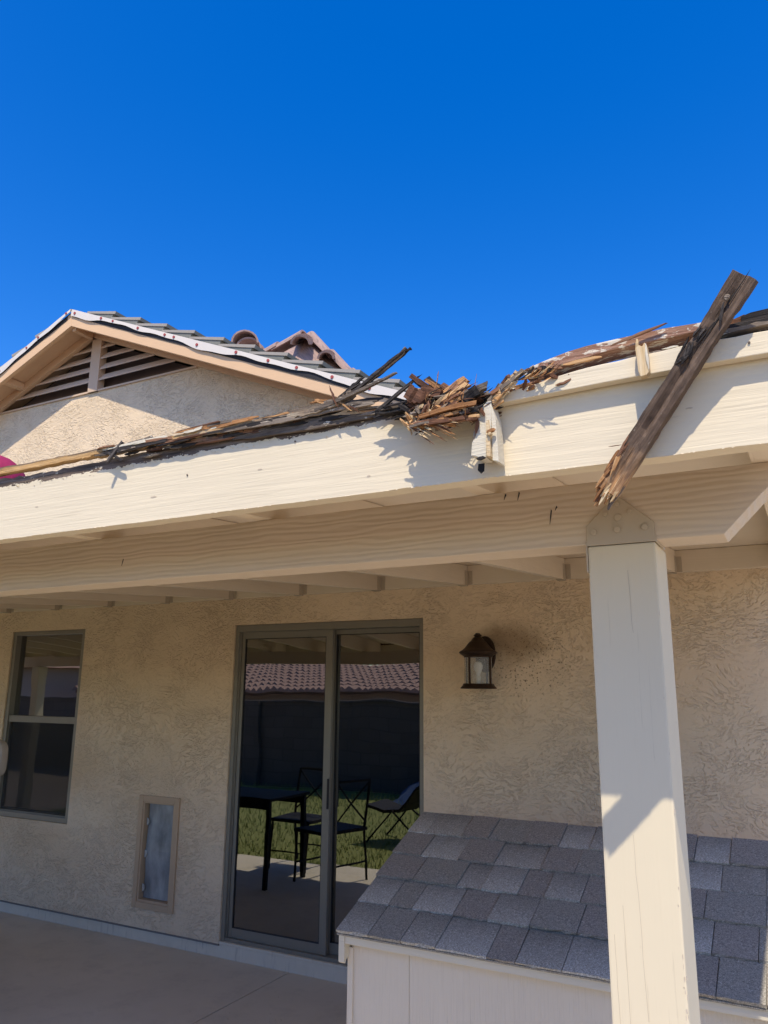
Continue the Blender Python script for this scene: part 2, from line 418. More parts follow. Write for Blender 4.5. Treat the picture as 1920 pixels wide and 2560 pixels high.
def sliding_door():
    f = MB(); x0, x1, z0, z1 = DX0+.002, DX1-.002, ZS+.015, DZ1-.002
    w_ = .028
    f.box(x0, x0+w_, .012, .125, z0, z1).box(x1-w_, x1, .012, .125, z0, z1).box(x0+w_, x1-w_, .012, .125, z1-.045, z1).box(x0+w_, x1-w_, .018, .125, z0, z0+.022)
    f.box(x0+w_, x0+w_+.010, .03, .036, z0+.022, z1-.045)
    d = part('sliding_door', f, m_frame, house, .0015)
    xm = -2.745
    # outer panel (left), inner panel (right)
    def panel(a, b, y, stL, stR, bot, top):
        p = MB(); zz0, zz1 = z0+.024, z1-.046; t = .028
        p.box(a, a+stL, y, y+t, zz0, zz1).box(b-stR, b, y, y+t, zz0, zz1).box(a+stL, b-stR, y+.001, y+t-.001, zz0, zz0+bot).box(a+stL, b-stR, y+.001, y+t-.001, zz1-top, zz1)
        part('door_panel', p, m_frame, d, .0012)
        g = MB(); g.box(a+stL-.004, b-stR+.004, y+.010, y+.016, zz0+bot-.004, zz1-top+.004)
        part('glass_pane', g, m_glass, d)
        s = MB(); q = .005
        A, B, Z0, Z1 = a+stL, b-stR, zz0+bot, zz1-top
        s.box(A, A+q, y+.003, y+.009, Z0, Z1).box(B-q, B, y+.003, y+.009, Z0, Z1).box(A+q, B-q, y+.003, y+.009, Z0, Z0+q).box(A+q, B-q, y+.003, y+.009, Z1-q, Z1)
        part('glass_seal', s, m_frame_dk, d)
    panel(x0+w_+.012, xm+.028, .036, .026, .050, .055, .045)
    panel(xm-.020, x1-w_-.001, .078, .050, .030, .060, .030)
    h = MB().box(xm+.018, xm+.026, .022, .036, .95, 1.13); part('pull_handle', h, m_frame_dk, d)
sliding_door()

def window():
    f = MB(); x0, x1, z0, z1 = WX0+.002, WX1-.002, WZ0+.002, WZ1-.002; b = .038
    f.box(x0, x0+b, .010, .10, z0, z1).box(x1-b, x1, .010, .10, z0, z1).box(x0+b, x1-b, .010, .10, z1-b*.8, z1).box(x0+b, x1-b, .010, .10, z0, z0+b)
    wd = part('window', f, m_frame, house, .002)
    part('meeting_rail', MB().box(x0+b, x1-b, .020, .070, 1.402, 1.452), m_frame, wd, .002)
    s = MB(); a, c = x0+b, x1-b
    s.box(a, a+.022, .030, .06, z0+b, 1.402).box(c-.022, c, .030, .06, z0+b, 1.402).box(a+.022, c-.022, .030, .06, z0+b, z0+b+.026)
    part('lower_sash', s, m_frame, wd, .001)
    part('glass_pane', MB().box(a+.02, c-.02, .042, .047, z0+b+.022, 1.404), m_glass, wd)
    part('glass_pane', MB().box(a-.002, c+.002, .060, .065, 1.450, z1-b*.8+.002), m_glass, wd)
    sm = bpy.data.materials.new('insect_screen'); sm.use_nodes = True; n_ = sm.node_tree; bs = n_.nodes['Principled BSDF']
    bs.inputs['Base Color'].default_value = (.02, .02, .02, 1); bs.inputs['Roughness'].default_value = .8; bs.inputs['Alpha'].default_value = .45
    part('insect_screen', MB().box(a+.012, c-.012, .026, .0265, z0+b+.01, 1.401), sm, wd)
window()

def pet_door():
    x0, x1, z0, z1 = -4.272, -3.897, .206, .938
    t = MB(); w_ = .040
    t.box(x0, x0+w_, -.014, 0.002, z0, z1).box(x1-w_, x1, -.014, .002, z0, z1).box(x0+w_, x1-w_, -.0135, .002, z1-w_, z1).box(x0+w_, x1-w_, -.0135, .002, z0, z0+w_)
    i0, i1, k0, k1 = x0+w_, x1-w_, z0+w_, z1-w_
    t.box(i0, i0+.014, -.008, .06, k0, k1).box(i1-.014, i1, -.008, .06, k0, k1).box(i0+.014, i1-.014, -.008, .06, k1-.012, k1).box(i0+.014, i1-.014, -.008, .06, k0, k0+.016)
    p = part('pet_door', t, m_pettrim, house, .003)
    tt = NT('cloudy_vinyl'); n = tt.ramp(tt.noise(tt.map((3, 3, 1.4)), 3, 4), [(.3, 0.), (.68, 1.)])
    x, y, z = tt.sep()
    c = tt.mix(n, (.12, .135, .14), (.38, .395, .39))
    mv = tt.fin(c, .28, tt.bump(n, .3, .01), .5)
    fl = MB(); n = 10
    for k in range(n):
        zz0 = k0+.020+(k1-k0-.036)*k/n; zz1 = k0+.020+(k1-k0-.036)*(k+1)/n
        f0 = .030+.006*math.sin(k*.9); f1 = .030+.006*math.sin((k+1)*.9)
        fl.add([(i0+.022, f0, zz0), (i1-.019, f0, zz0), (i1-.019, f1, zz1), (i0+.022, f1, zz1)], [(0, 1, 2, 3)])
    part('flap', fl, mv, p, smooth=True)
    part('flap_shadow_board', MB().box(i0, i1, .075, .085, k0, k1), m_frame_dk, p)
    cl = plain('clear_clip', (.42, .42, .38), .12, .1, 0, .8)
    for sx, zz in ((0, .76), (0, .55), (0, .33), (1, .74), (1, .53)):
        c = MB(); cx = i0+.019 if sx == 0 else i1-.016; rr = .026
        pts = [(cx+(rr*math.sin(math.pi*k/10))*(1 if sx == 0 else -1)*.85, zz+rr*math.cos(math.pi*k/10)) for k in range(11)]
        c.prism(pts, .016, .024); part('clip', c, cl, p, .002)
pet_door()

# gable: rake boards, soffits, vent
def rake_pt(side, d, z): return (AX+side*d, z)
def gable():
    G = -.27
    for side in (-1, 1):
        Lr = 5.75
        p = [(AX, AZ), (AX+side*Lr, AZ-SL*Lr), (AX+side*Lr, AZ-SL*Lr+.125), (AX, AZ+.125)]
        part('rake_board', MB().prism(p, G, G+.035), m_tan, house, .003)
        # soffit boarding tucked between rake board and wall
        q = [(AX, AZ+.075), (AX+side*Lr, AZ-SL*Lr+.075), (AX+side*Lr, AZ-SL*Lr+.095), (AX, AZ+.095)]
        part('soffit', MB().prism(q, G+.036, .16), m_tan, house)
        # frieze rafter lying on the wall
        q = [(AX+side*.02, AZ-.012), (AX+side*Lr, AZ-SL*Lr-.012+.008), (AX+side*Lr, AZ-SL*Lr+.074), (AX+side*.02, AZ+.066)]
        part('frieze_board', MB().prism(q, -.045, -.003), m_tan, house, .002)
        for k in ((1,) if side < 0 else ()):
            d = .80*k+.05; zc = AZ-SL*d
            q = [(AX+side*(d-.02), zc+.070+side*0), (AX+side*(d+.02), zc-SL*.0+.060), (AX+side*(d+.02), zc+.005), (AX+side*(d-.02), zc+.014)]
            part('lookout', MB().prism(q, G+.036, -.046), m_tan, house)
    part('ridge_beam', MB().box(AX-.022, AX+.022, G+.036, -.05, AZ-.03, AZ+.06), m_tan, house, .002)
    # vent
    part('vent_mullion', MB().box(-5.222, -5.108, -.022, .05, 4.150, AZ-.02), m_tan2, house, .002)
    for k in range(4):
        z = 4.253+.0985*k; hw = (AZ-z)/SL-.015
        s = MB()
        s.prism([(-.014, z-.007), (-.014, z+.007), (.040, z+.072), (.052, z+.064)], AX-hw, AX+hw, axis='x')
        part('vent_slat', s, m_tan2, house)
    hw = (AZ-4.163)/SL
    part('vent_sill', MB().prism([(-.014, 4.150), (-.014, 4.166), (.09, 4.20), (.09, 4.150)], AX-hw, AX+hw, axis='x'), m_tan2, house)
    part('vent_backing', MB().prism([(AX-hw, 4.16), (AX+hw, 4.16), (AX, AZ)], .10, .11), plain('attic_shade', (.16, .12, .105), .9), house)  # dark backing, coloured as the attic shade behind the slats
gable()

# roof slabs, underlayment edge with red cap nails, concrete tiles
t = NT('grey_concrete_tile'); n = t.noise(t.co, 9, 5, .6); c = t.mix(n, (.135, .14, .12), (.235, .235, .205)); c = t.mix(t.math('MULTIPLY', t.rand(), .35), c, (.30, .28, .25)); m_tile = t.fin(c, .85, t.bump(t.noise(t.co, 90, 3), .3, .003), .2)
t = NT('tile_lip'); n = t.noise(t.co, 12, 4); m_lip = t.fin(t.mix(n, (.27, .245, .21), (.37, .34, .30)), .85, None, .2)
t = NT('clay_ridge_tile'); n = t.noise(t.co, 7, 5, .65); n2 = t.noise(t.map((3, 14, 3)), 4, 4)
c = t.mix(n, (.26, .165, .135), (.44, .325, .285)); c = t.mix(t.math('MULTIPLY', t.ramp(n2, [(.5, 0.), (.68, 1.)]), .6), c, (.12, .10, .095)); m_ridge = t.fin(c, .8, t.bump(n, .3, .005), .25)
m_white = plain('white_underlayment', (.66, .60, .525), .5, .03)
m_felt_shade = plain('black_felt_and_shade', (.03, .028, .03), .9, .2)  # roof felt; also colours the shade strip under the white edge
m_cap = plain('red_cap', (.36, .07, .06), .5, .1)
def roof():
    for side in (-1, 1):
        Lr = 5.9
        q = [(AX, AZ+.127), (AX+side*Lr, AZ-SL*Lr+.127), (AX+side*Lr, AZ-SL*Lr+.143), (AX, AZ+.143)]
        part('roof_deck', MB().prism(q, -.262, 6.1), m_felt_shade, house)
        # wavy white edge hanging over the rake board
        g = random.Random(5+side); n = 120; s = MB(); pts = []
        ph = g.random()*6
        for k in range(n+1):
            d = .0 + 5.75*k/n
            wob = .014*math.sin(d*4.1+ph)+.009*math.sin(d*9.3+ph*2)+.005*math.sin(d*21)
            zt = AZ+.153-SL*d; zb = AZ+.104-SL*d+wob
            yo = -.281-.010*(1+math.sin(d*5.0+ph))*.5
            pts.append((AX+side*d, yo, zt, zb))
        for a, b in zip(pts, pts[1:]):
            s.add([(a[0], -.262, a[2]+.002), (b[0], -.262, b[2]+.002), (b[0], b[1], b[2]-.004), (a[0], a[1], a[2]-.004)], [(0, 1, 2, 3)])
            s.add([(a[0], a[1], a[2]-.004), (b[0], b[1], b[2]-.004), (b[0], b[1]-.002, b[3]), (a[0], a[1]-.002, a[3])], [(0, 1, 2, 3)])
        u = part('underlayment_edge', s, m_white, house, smooth=True)
        # black strip standing in for the shade below the white edge
        f = [(AX+side*.05, AZ+.128-SL*.05), (AX+side*5.75, AZ+.128-SL*5.75), (AX+side*5.75, AZ+.078-SL*5.75), (AX+side*.05, AZ+.085-SL*.05)]
        part('edge_shade_strip', MB().prism(f, -.2745, -.2715), m_felt_shade, house)
        d = .06
        while d < 5.6:
            k = min(n-1, int(d/5.75*n)); a = pts[k]; zc = (a[2]*.48+a[3]*.52); cx = a[0]
            c = MB(); r0 = g.uniform(.010, .0125); ring = [(cx+r0*math.cos(t_*.785), zc+r0*math.sin(t_*.785)) for t_ in range(8)]
            c.prism(ring, a[1]-.0075, a[1]-.0015); part('nail_cap', c, m_cap, u)
            d += g.choice((.12, .24, .3, .36, .28))
        # tiles: two columns in from the rake
        for col in range(3):
            y0 = -.235+col*.335; 
            for k in range(19):
                d0 = .14 + .2915*k + (.146 if col % 2 else 0)
                ca = math.cos(math.atan(SL)); sa = math.sin(math.atan(SL))
                prof = [(0, 0), (.318, 0.0), (.318, .060), (.345, .062), (.345, .088), (0, .030)]
                lip = [(.002, .0295), (.3452, .0755), (.3458, .0500), (.0, .012)]
                P = []
                for s_, h_ in prof:
                    P.append((AX+side*(d0+s_*ca+h_*sa), AZ+.143-SL*d0-s_*sa+h_*ca))
                tb = MB().prism(P, y0, y0+.33)
                Q = [(AX+side*(d0+s_*ca+h_*sa), AZ+.143-SL*d0-s_*sa+h_*ca) for s_, h_ in ((.0, .0115), (0, .0305), (.346, .0885), (.346, .0645))]
                if col == 0: tb.prism(Q, y0-.006, y0-.0005, 1)
                part('roof_tile', tb, [m_tile, m_lip], house)
    # gable ridge caps
    for k in range(8):
        barrel('ridge_tile', Vector((AX, -.22+k*.36, AZ+.20)), Vector((0, 1, .0)), .40, .10) if k > 0 else None
def barrel(name, p, d, L, r, tilt=0.06, up=Vector((0, 0, 1)), mat=None):
    d = d.normalized(); a = d.cross(up).normalized(); b = a.cross(d).normalized()
    mb = MB(); n = 10; vs = []; ri = r-.02
    for t_, lift, rr in ((0, .012, 1.0), (L, -.010, .9)):
        for rad in (r*rr, ri*rr):
            for k in range(n+1):
                th = math.pi*(k/n); vs.append(p+d*t_+a*math.cos(th)*rad+b*(math.sin(th)*rad*.92+lift))
    m = n+1; fs = []
    for k in range(n):
        fs += [(k, k+1, 2*m+k+1, 2*m+k), (m+k, 3*m+k, 3*m+k+1, m+k+1), (k, m+k, m+k+1, k+1), (2*m+k, 2*m+k+1, 3*m+k+1, 3*m+k)]
    for k in (0, n): fs.append((k, 2*m+k, 3*m+k, m+k))
    mb.add(vs, fs); return part(name, mb, mat or m_ridge, house, smooth=True)
roof()
def rear_roof():
    # hip roof with barrel caps standing behind the gable
    P = Vector((-4.42, 2.1, 5.40))
    for vec, n_ in ((Vector((-1.0, .0, -.21)), 9), (Vector((.98, .25, -1.02)), 9)):
        d = vec.normalized()
        for k in range(n_): barrel('ridge_tile', P+d*(.02+.33*k), d, .40, .095)
    # field tiles stepping down towards us from the peak
    d = Vector((.42, -.80, -.48)).normalized()
    for k in range(4): barrel('ridge_tile', P+Vector((.03, -.10, -.12))+d*(.11*k), -d, .26, .105)
    for s_ in (-1, 1):
        for k in range(4):
            barrel('ridge_tile', P+Vector((s_*.23, .08, -.20-.05*(s_ > 0)))+d*.11*k, -d, .26, .09)
    Q = Vector((-5.19, 2.1, 5.46))
    dd = Vector((-.50, .85, .16)).normalized()
    barrel('ridge_tile', Q+Vector((0, -.1, .0)), dd, .4, .155); barrel('ridge_tile', Q+Vector((.01, -.04, -.06)), dd, .4, .15)
    for k in range(3): barrel('ridge_tile', Q+dd*(.3+.33*k), dd, .4, .14)
    s = MB()
    s.add([P+Vector((0, .02, .0)), P+Vector((-3.2, 1.1, -1.06)), P+Vector((-3.0, -1.0, -1.7)), P+Vector((.35, -1.2, -1.3)), P+Vector((2.9, .8, -3.0)), P+Vector((0, 3, -.3))], [(0, 1, 2), (0, 2, 3), (0, 3, 4), (0, 4, 5), (0, 5, 1)])
    part('rear_roof', s, m_ridge, house)
rear_roof()

# ------------------------------------------------------------ patio cover
ZL, SP = 2.2946, .0751
cover = thing('patio_cover', 'cream painted wooden patio cover with damaged front fascia and one square post', 'patio cover', (-.295, -2.74, 0))
YF = -3.11
def rz(y): return ZL-SP*abs(y)
part('ledger', MB().box(HX0+.9, .30, -.038, -.001, ZL, ZL+.115), m_ledger, cover, .003)
def rafters():
    hang = None
    for k in range(-6, 11):
        xr = -5.862+.5899*k; wd = .04 if k < 10 else .089
        y0, y1 = -3.070, -.039; H = .118
        mb = MB().add([(x, y, rz(y)+h) for h in (0, H) for y in (y0, y1) for x in (xr-wd, xr)], [(0,2,3,1),(4,5,7,6),(0,1,5,4),(2,6,7,3),(0,4,6,2),(1,3,7,5)])
        r = part('rafter', mb, m_rafter, cover, .002)
        h = MB(); z = rz(-.05)
        h.box(xr+.0005, xr+.0025, -.085, -.0395, z-.004, z+.085).box(xr-wd-.0025, xr-wd-.0005, -.085, -.0395, z-.004, z+.085).box(xr-wd-.0025, xr+.0025, -.085, -.0395, z-.0065, z-.0042)
        h.box(xr+.003, xr+.030, -.0415, -.0392, z+.002, z+.085)
        for zz in (.02, .06): h.prism([(xr+.016+.004*math.cos(a*1.05), z+zz+.004*math.sin(a*1.05)) for a in range(6)], -.0445, -.0417)
        part('joist_hanger', h, m_steel, r)
rafters()
ZB1 = rz(2.803)-.0005; ZB0 = ZB1-.1284
bx = [(-10.0, ZB0), (-.109, ZB0), (-.040, ZB0+.070), (.020, ZB1-.004), (.035, ZB1), (-10.0, ZB1)]
beam = part('beam', MB().prism(bx, -2.803, -2.713), m_beam, cover, .003)
# drying checks in the beam face
ck = MB()
for x, z0, z1 in ((-.497, 2.062, 2.081), (-.430, 2.004, 2.036), (-.418, 2.032, 2.042), (-1.64, 2.0, 2.02), (-.527, 2.066, 2.080), (-2.2, 2.03, 2.042)):
    pts = [(x-.0012, z1), (x+.0010, z1-.003), (x-.001, (z0+z1)/2), (x-.0045, z0), (x-.0048, z0), (x-.0035, (z0+z1)/2)]
    ck.prism(pts, -2.8038, -2.8030)
part('drying_check', ck, m_frame_dk, beam, kind='stuff')
PX_, PW = -.360, .1291
def posts():
    g = MB().box(PX_, PX_+PW, -2.8045, -2.8045+PW, -.003, ZB0-.0035)
    p = part('post', g, m_post, cover, .004)
    # fine checks running down the post
    ck = MB()
    for x, z0, z1, dx in ((PX_+.030, .75, 1.30, .006), (PX_+.055, 1.12, 1.42, .008), (PX_+.012, 1.0, 1.25, .004), (PX_+.075, 1.78, 1.90, .002)):
        n = 9; pr = [(x+dx*k/n+rnd.gauss(0, .0006), z1+(z0-z1)*k/n) for k in range(n+1)]
        for (a, b), (c2, d2) in zip(pr, pr[1:]): ck.add([(a, -2.80485, b), (a+.0006, -2.80485, b), (c2+.0006, -2.80485, d2), (c2, -2.80485, d2)], [(0, 1, 2, 3)])
    part('drying_check', ck, plain('check_shadow_wood', (.46, .385, .29), .9), p, kind='stuff')
    gg = random.Random(5); fl = MB()
    for k in range(20):
        z = gg.choice((gg.gauss(1.18, .04), gg.uniform(.8, 1.9))); x = PX_+PW-.006*gg.random(); L = gg.uniform(.002, .012); wd = gg.uniform(.0008, .003)
        fl.add([(x, -2.8047, z), (x+wd, -2.8047, z+L*.2), (x+wd*.8, -2.8056-.001*gg.random(), z+L), (x-wd*.2, -2.8050, z+L*.8)], [(0, 1, 2, 3)])
    part('paint_flakes', fl, plain('post_flake', (.62, .53, .41), .8), p, kind='stuff')
    g2 = MB().box(-9.16, -9.03, -2.8045, -2.675, -.003, ZB0-.0035); part('post', g2, m_post, cover, .004)
    # steel post cap straddling the beam
    yc = -2.8075
    poly = [(-.3605, ZB0-.003), (-.3605, 1.992), (-.303, 2.046), (-.292, 2.046), (-.2300, 1.990), (-.2300, ZB0-.003)]
    cap = part('post_cap', MB().prism(poly, yc, -2.8035), m_steel, cover, .0012)
    part('side_strap', MB().box(-.2305, -.2275, -2.806, -2.705, ZB0-.004, ZB0+.006), m_steel, cap)
    part('side_strap', MB().box(-.3630, -.3600, -2.806, -2.705, ZB0-.055, ZB0+.006), m_steel, cap)
    for x, z, r0, h in ((-.297, 2.031, .005, .004), (-.3205, 2.013, .005, .004), (-.2735, 2.015, .005, .004), (-.297, 2.004, .0075, .003), (-.299, 1.980, .0065, .006), (-.345, 1.979, .0065, .005), (-.2475, 1.981, .0065, .005)):
        b = MB(); ring = [(x+r0*math.cos(a*.785), z+r0*math.sin(a*.785)) for a in range(8)]
        b.prism(ring, yc-h, yc-.0002); part('bolt', b, m_steel, cap, .001)
posts()

# fascia with its splintered bite
def fascia():
    g = random.Random(4); pts = []
    x = -10.0
    top = []
    while x < .034:
        if x < -.66: z = 2.188+.0025*math.sin(x*9)+g.gauss(0, .0016)
        elif x < -.60: z = 2.183+g.gauss(0, .003)
        elif x < -.44: z = 2.150+.03*abs((x+.52)/.08)**2*.6+g.gauss(0, .006)
        else: z = 2.190
        top.append((x, z)); x += .02 if x > -2.2 and x < -.42 else .12
    top.append((.0375, 2.190))
    bot = []
    x = .0375
    while x > -10: bot.append((x, 2.0285+g.gauss(0, .0006))); x -= .05 if x > -2.2 else .4
    bot.append((-10.0, 2.0285))
    mb = MB(); full = top+bot
    # strip of quads so that the long outline stays clean
    import bisect
    bx_ = [p[0] for p in reversed(bot)]; bz = [p[1] for p in reversed(bot)]
    xs = sorted(set([round(p[0], 5) for p in full])); tx = [p[0] for p in top]; tz = [p[1] for p in top]
    def itp(xa, za, x):
        i = min(max(bisect.bisect(xa, x), 1), len(xa)-1); t_ = (x-xa[i-1])/max(1e-9, xa[i]-xa[i-1]); return za[i-1]+(za[i]-za[i-1])*min(1, max(0, t_))
    col = [(x, itp(bx_, bz, x), itp(tx, tz, x)) for x in xs]
    for y in (YF, YF+.038):
        mb.v += [(x, y, b) for x, b, t_ in col] + [(x, y, t_) for x, b, t_ in col]
    n = len(col)
    for i in range(n-1):
        A, B, D, E_ = i, n+i, 2*n+i, 3*n+i
        for f in ((A, A+1, B+1, B), (D, E_, E_+1, D+1), (B, B+1, E_+1, E_), (A, D, D+1, A+1)): mb.f.append(f); mb.m.append(0)
    for i in (0, n-1): mb.f.append((i, n+i, 3*n+i, 2*n+i)); mb.m.append(0)
    return part('fascia', mb, m_fascia, cover, label='cream fascia board, its top edge stripped bare and splintered in the middle')
fascia()
def flakes():
    g = random.Random(77); mb = MB()
    for k in range(330):
        x = -2.1+2.13*g.random(); L = g.uniform(.0015, .006); h = g.uniform(.0003, .0011)
        if k < 190: z = 2.0285; y = YF-.0006-.0012*g.random(); dz = -h
        else:
            x = -2.1+1.5*g.random(); z = 2.163+g.gauss(0, .003); y = YF-.0008-.0015*g.random(); dz = h
        mb.add([(x, YF-.0003, z-dz*.6), (x+L, YF-.0003, z-dz*.4), (x+L*g.uniform(.7, 1), y, z+dz*g.uniform(.5, 1.1)), (x+L*g.uniform(.0, .4), y, z+dz*g.uniform(.6, 1.2))], [(0, 1, 2, 3)])
    part('paint_flakes', mb, plain('ivory_flake', (.70, .61, .47), .8), cover, kind='stuff')
    nl = plain('rusty_nail', (.10, .075, .06), .7)
    for x, z, y in ((-.027, 2.181, -3.131), (-.86, 2.155, YF), (-1.14, 2.12, YF)):
        ring = [(x+.0019*math.cos(a*1.05), z+.0019*math.sin(a*1.05)) for a in range(6)]
        part('nail_head', MB().prism(ring, y-.0022, y-.0001), nl, cover)
    # shallow dents and knots in the face
    kn = MB()
    for x, z, a, b in ((-.945, 2.108, .006, .0016), (-1.235, 2.082, .009, .002), (-.69, 2.062, .004, .002), (-1.62, 2.10, .007, .0014), (-.12, 2.10, .006, .0012)):
        ring = [(x+a*math.cos(t_*.6283)*g.uniform(.7, 1.1), z+b*math.sin(t_*.6283)*g.uniform(.7, 1.2)) for t_ in range(10)]
        kn.prism(ring, YF-.0007, YF-.0001)
    part('knots', kn, plain('bare_knot', (.52, .43, .32), .9), cover, kind='stuff')
flakes()
# remaining trim on the right, broken at its left end
def trim():
    g = random.Random(9)
    mb = MB(); top = [(-.432, 2.157), (-.415, 2.167), (-.40, 2.172), (-.36, 2.176)]
    x = -.33
    while x < .034: top.append((x, min(2.196, 2.183+(x+.33)*.07)+g.gauss(0, .0012))); x += .022
    top.append((.0375, 2.196))
    bot = [(.0375, 2.160), (-.1, 2.160), (-.25, 2.158), (-.38, 2.1545), (-.434, 2.1525)]
    mb.prism(top+bot, -3.131, -3.1115)
    part('trim_board', mb, m_fascia, cover, .0015)
trim()
part('roof_deck', MB().add([(x, y, rz(y)+h) for h in (.1195, .131) for y in (-3.0715, -.002) for x in (-10.0, .0375)], [(0,2,3,1),(4,5,7,6),(0,1,5,4),(2,6,7,3),(0,4,6,2),(1,3,7,5)]), m_deck, cover)
m_roofing = plain('worn_grey_roofing', (.10, .095, .09), .95, .3, 0, .1, 40)
part('roofing', MB().add([(x, y, rz(y)+h) for h in (.1325, .137) for y in (-3.04, -.002) for x in (-10.0, .0378)], [(0,2,3,1),(4,5,7,6),(0,1,5,4),(2,6,7,3),(0,4,6,2),(1,3,7,5)]), m_roofing, cover)
# ragged roofing layers on the right corner
def layers():
    g = random.Random(12)
    def jag(x0, x1, zb, zt, y0, y1, amp):
        n = max(4, int((x1-x0)/.012)); tp = [(x0+(x1-x0)*k/n, zt(k/n)+g.gauss(0, amp)) for k in range(n+1)]; bt = [(x0+(x1-x0)*k/n, zb(k/n)+g.gauss(0, amp*.6)) for k in range(n, -1, -1)]
        return MB().prism(tp+bt, y0, y1)
    for i, (x0, x1, b, t_, y0, y1) in enumerate(((-.105, .036, 2.205, 2.212, -3.122, -3.06), (-.10, -.045, 2.213, 2.222, -3.115, -3.05), (-.052, .02, 2.213, 2.223, -3.118, -3.05), (.0, .036, 2.213, 2.224, -3.114, -3.05),
                          (-.085, -.03, 2.223, 2.232, -3.110, -3.05), (-.035, .036, 2.225, 2.236, -3.112, -3.05), (.005, .036, 2.226, 2.238, -3.11, -3.05))):
        part('roofing_layer', jag(x0, x1, lambda u: b+.004*u, lambda u: t_+.004*u, y0, y1, .0011), (m_w_grey, m_w_brown, m_w_char)[i % 3], cover)
layers()

# ------------------------------------------------------------ broken timber
def splinter_mesh(L, wd, th, g, ends=(1, 1), n=6, bend=0.):
    """sliver along local x with ragged ends"""
    mb = MB(); vs = []; fs = []
    bx, by = g.uniform(-1, 1)*bend, g.uniform(-1, 1)*bend
    for i in range(n+1):
        u = i/n; a = 1.
        if u < .25 and ends[0]: a = .42+2.4*u*g.uniform(.7, 1.1)
        if u > .75 and ends[1]: a = .38+2.5*(1-u)*g.uniform(.7, 1.1)
        a = min(a, 1.05)*g.uniform(.85, 1.12)
        oy, oz = by*math.sin(u*math.pi)+g.gauss(0, wd*.05), bx*math.sin(u*math.pi)+g.gauss(0, th*.06)
        jx = g.uniform(-.03, .03)*L
        for cy_, cz in ((-1, -1), (1, -1), (1, 1), (-1, 1)):
            vs.append((L*(u-.5)+jx*(cy_)+g.gauss(0, (.045 if i in (0, n) else .006)*L), oy+cy_*th*.5*a*g.uniform(.85, 1.1), oz+cz*wd*.5*a*g.uniform(.85, 1.1)))
    for i in range(n):
        for k in range(4):
            fs.append((i*4+k, i*4+(k+1) % 4, (i+1)*4+(k+1) % 4, (i+1)*4+k))
    fs += [(3, 2, 1, 0), (n*4, n*4+1, n*4+2, n*4+3)]
    mb.add(vs, fs); return mb
def sliver(name, parent, p0, p1, wd, th, mat, g, ends=(1, 1), bend=0., roll=0., n=6):
    p0, p1 = Vector(p0), Vector(p1); d = p1-p0; L = d.length
    mb = splinter_mesh(L, wd, th, g, ends, n, bend)
    me = bpy.data.meshes.new(name); me.from_pydata(mb.v, [], mb.f); me.materials.append(mat)
    o = bpy.data.objects.new(name, me); C.objects.link(o); o.parent = parent
    x = d.normalized(); y = Vector((0, 1, 0)); z = x.cross(y)
    if z.length < 1e-3: z = Vector((0, 0, 1))
    z.normalize(); y = z.cross(x)
    m = Matrix((x, y, z)).transposed().to_4x4() @ Matrix.Rotation(roll, 4, 'X')
    o.matrix_local = Matrix.Translation((p0+p1)/2-kids_origin(parent)) @ m
    return o
def ribbon(pts, w0, th, g, jag=.002):
    """rectangular strand following points (x,y,z,w)"""
    mb = MB(); vs = []; fs = []
    n = len(pts)
    for i, (x, y, z, wd) in enumerate(pts):
        a = Vector(pts[min(i+1, n-1)][:3]); b = Vector(pts[max(i-1, 0)][:3]); d = (a-b).normalized(); nz = d.cross(Vector((0, 1, 0))).normalized()
        if nz.z < 0: nz = -nz
        for sy_, sz in ((-1, -1), (1, -1), (1, 1), (-1, 1)):
            vs.append(Vector((x, y, z))+Vector((0, sy_*th/2*g.uniform(.9, 1.1), 0))+nz*(sz*wd/2+g.gauss(0, jag)))
    for i in range(n-1):
        for k in range(4): fs.append((i*4+k, i*4+(k+1) % 4, (i+1)*4+(k+1) % 4, (i+1)*4+k))
    fs += [(3, 2, 1, 0), ((n-1)*4, (n-1)*4+1, (n-1)*4+2, (n-1)*4+3)]
    return mb.add(vs, fs)
def dense(pts, m=6):
    out = []
    for a, b in zip(pts, pts[1:]):
        for k in range(m): out.append(tuple(a[i]+(b[i]-a[i])*k/m for i in range(4)))
    return out+[pts[-1]]

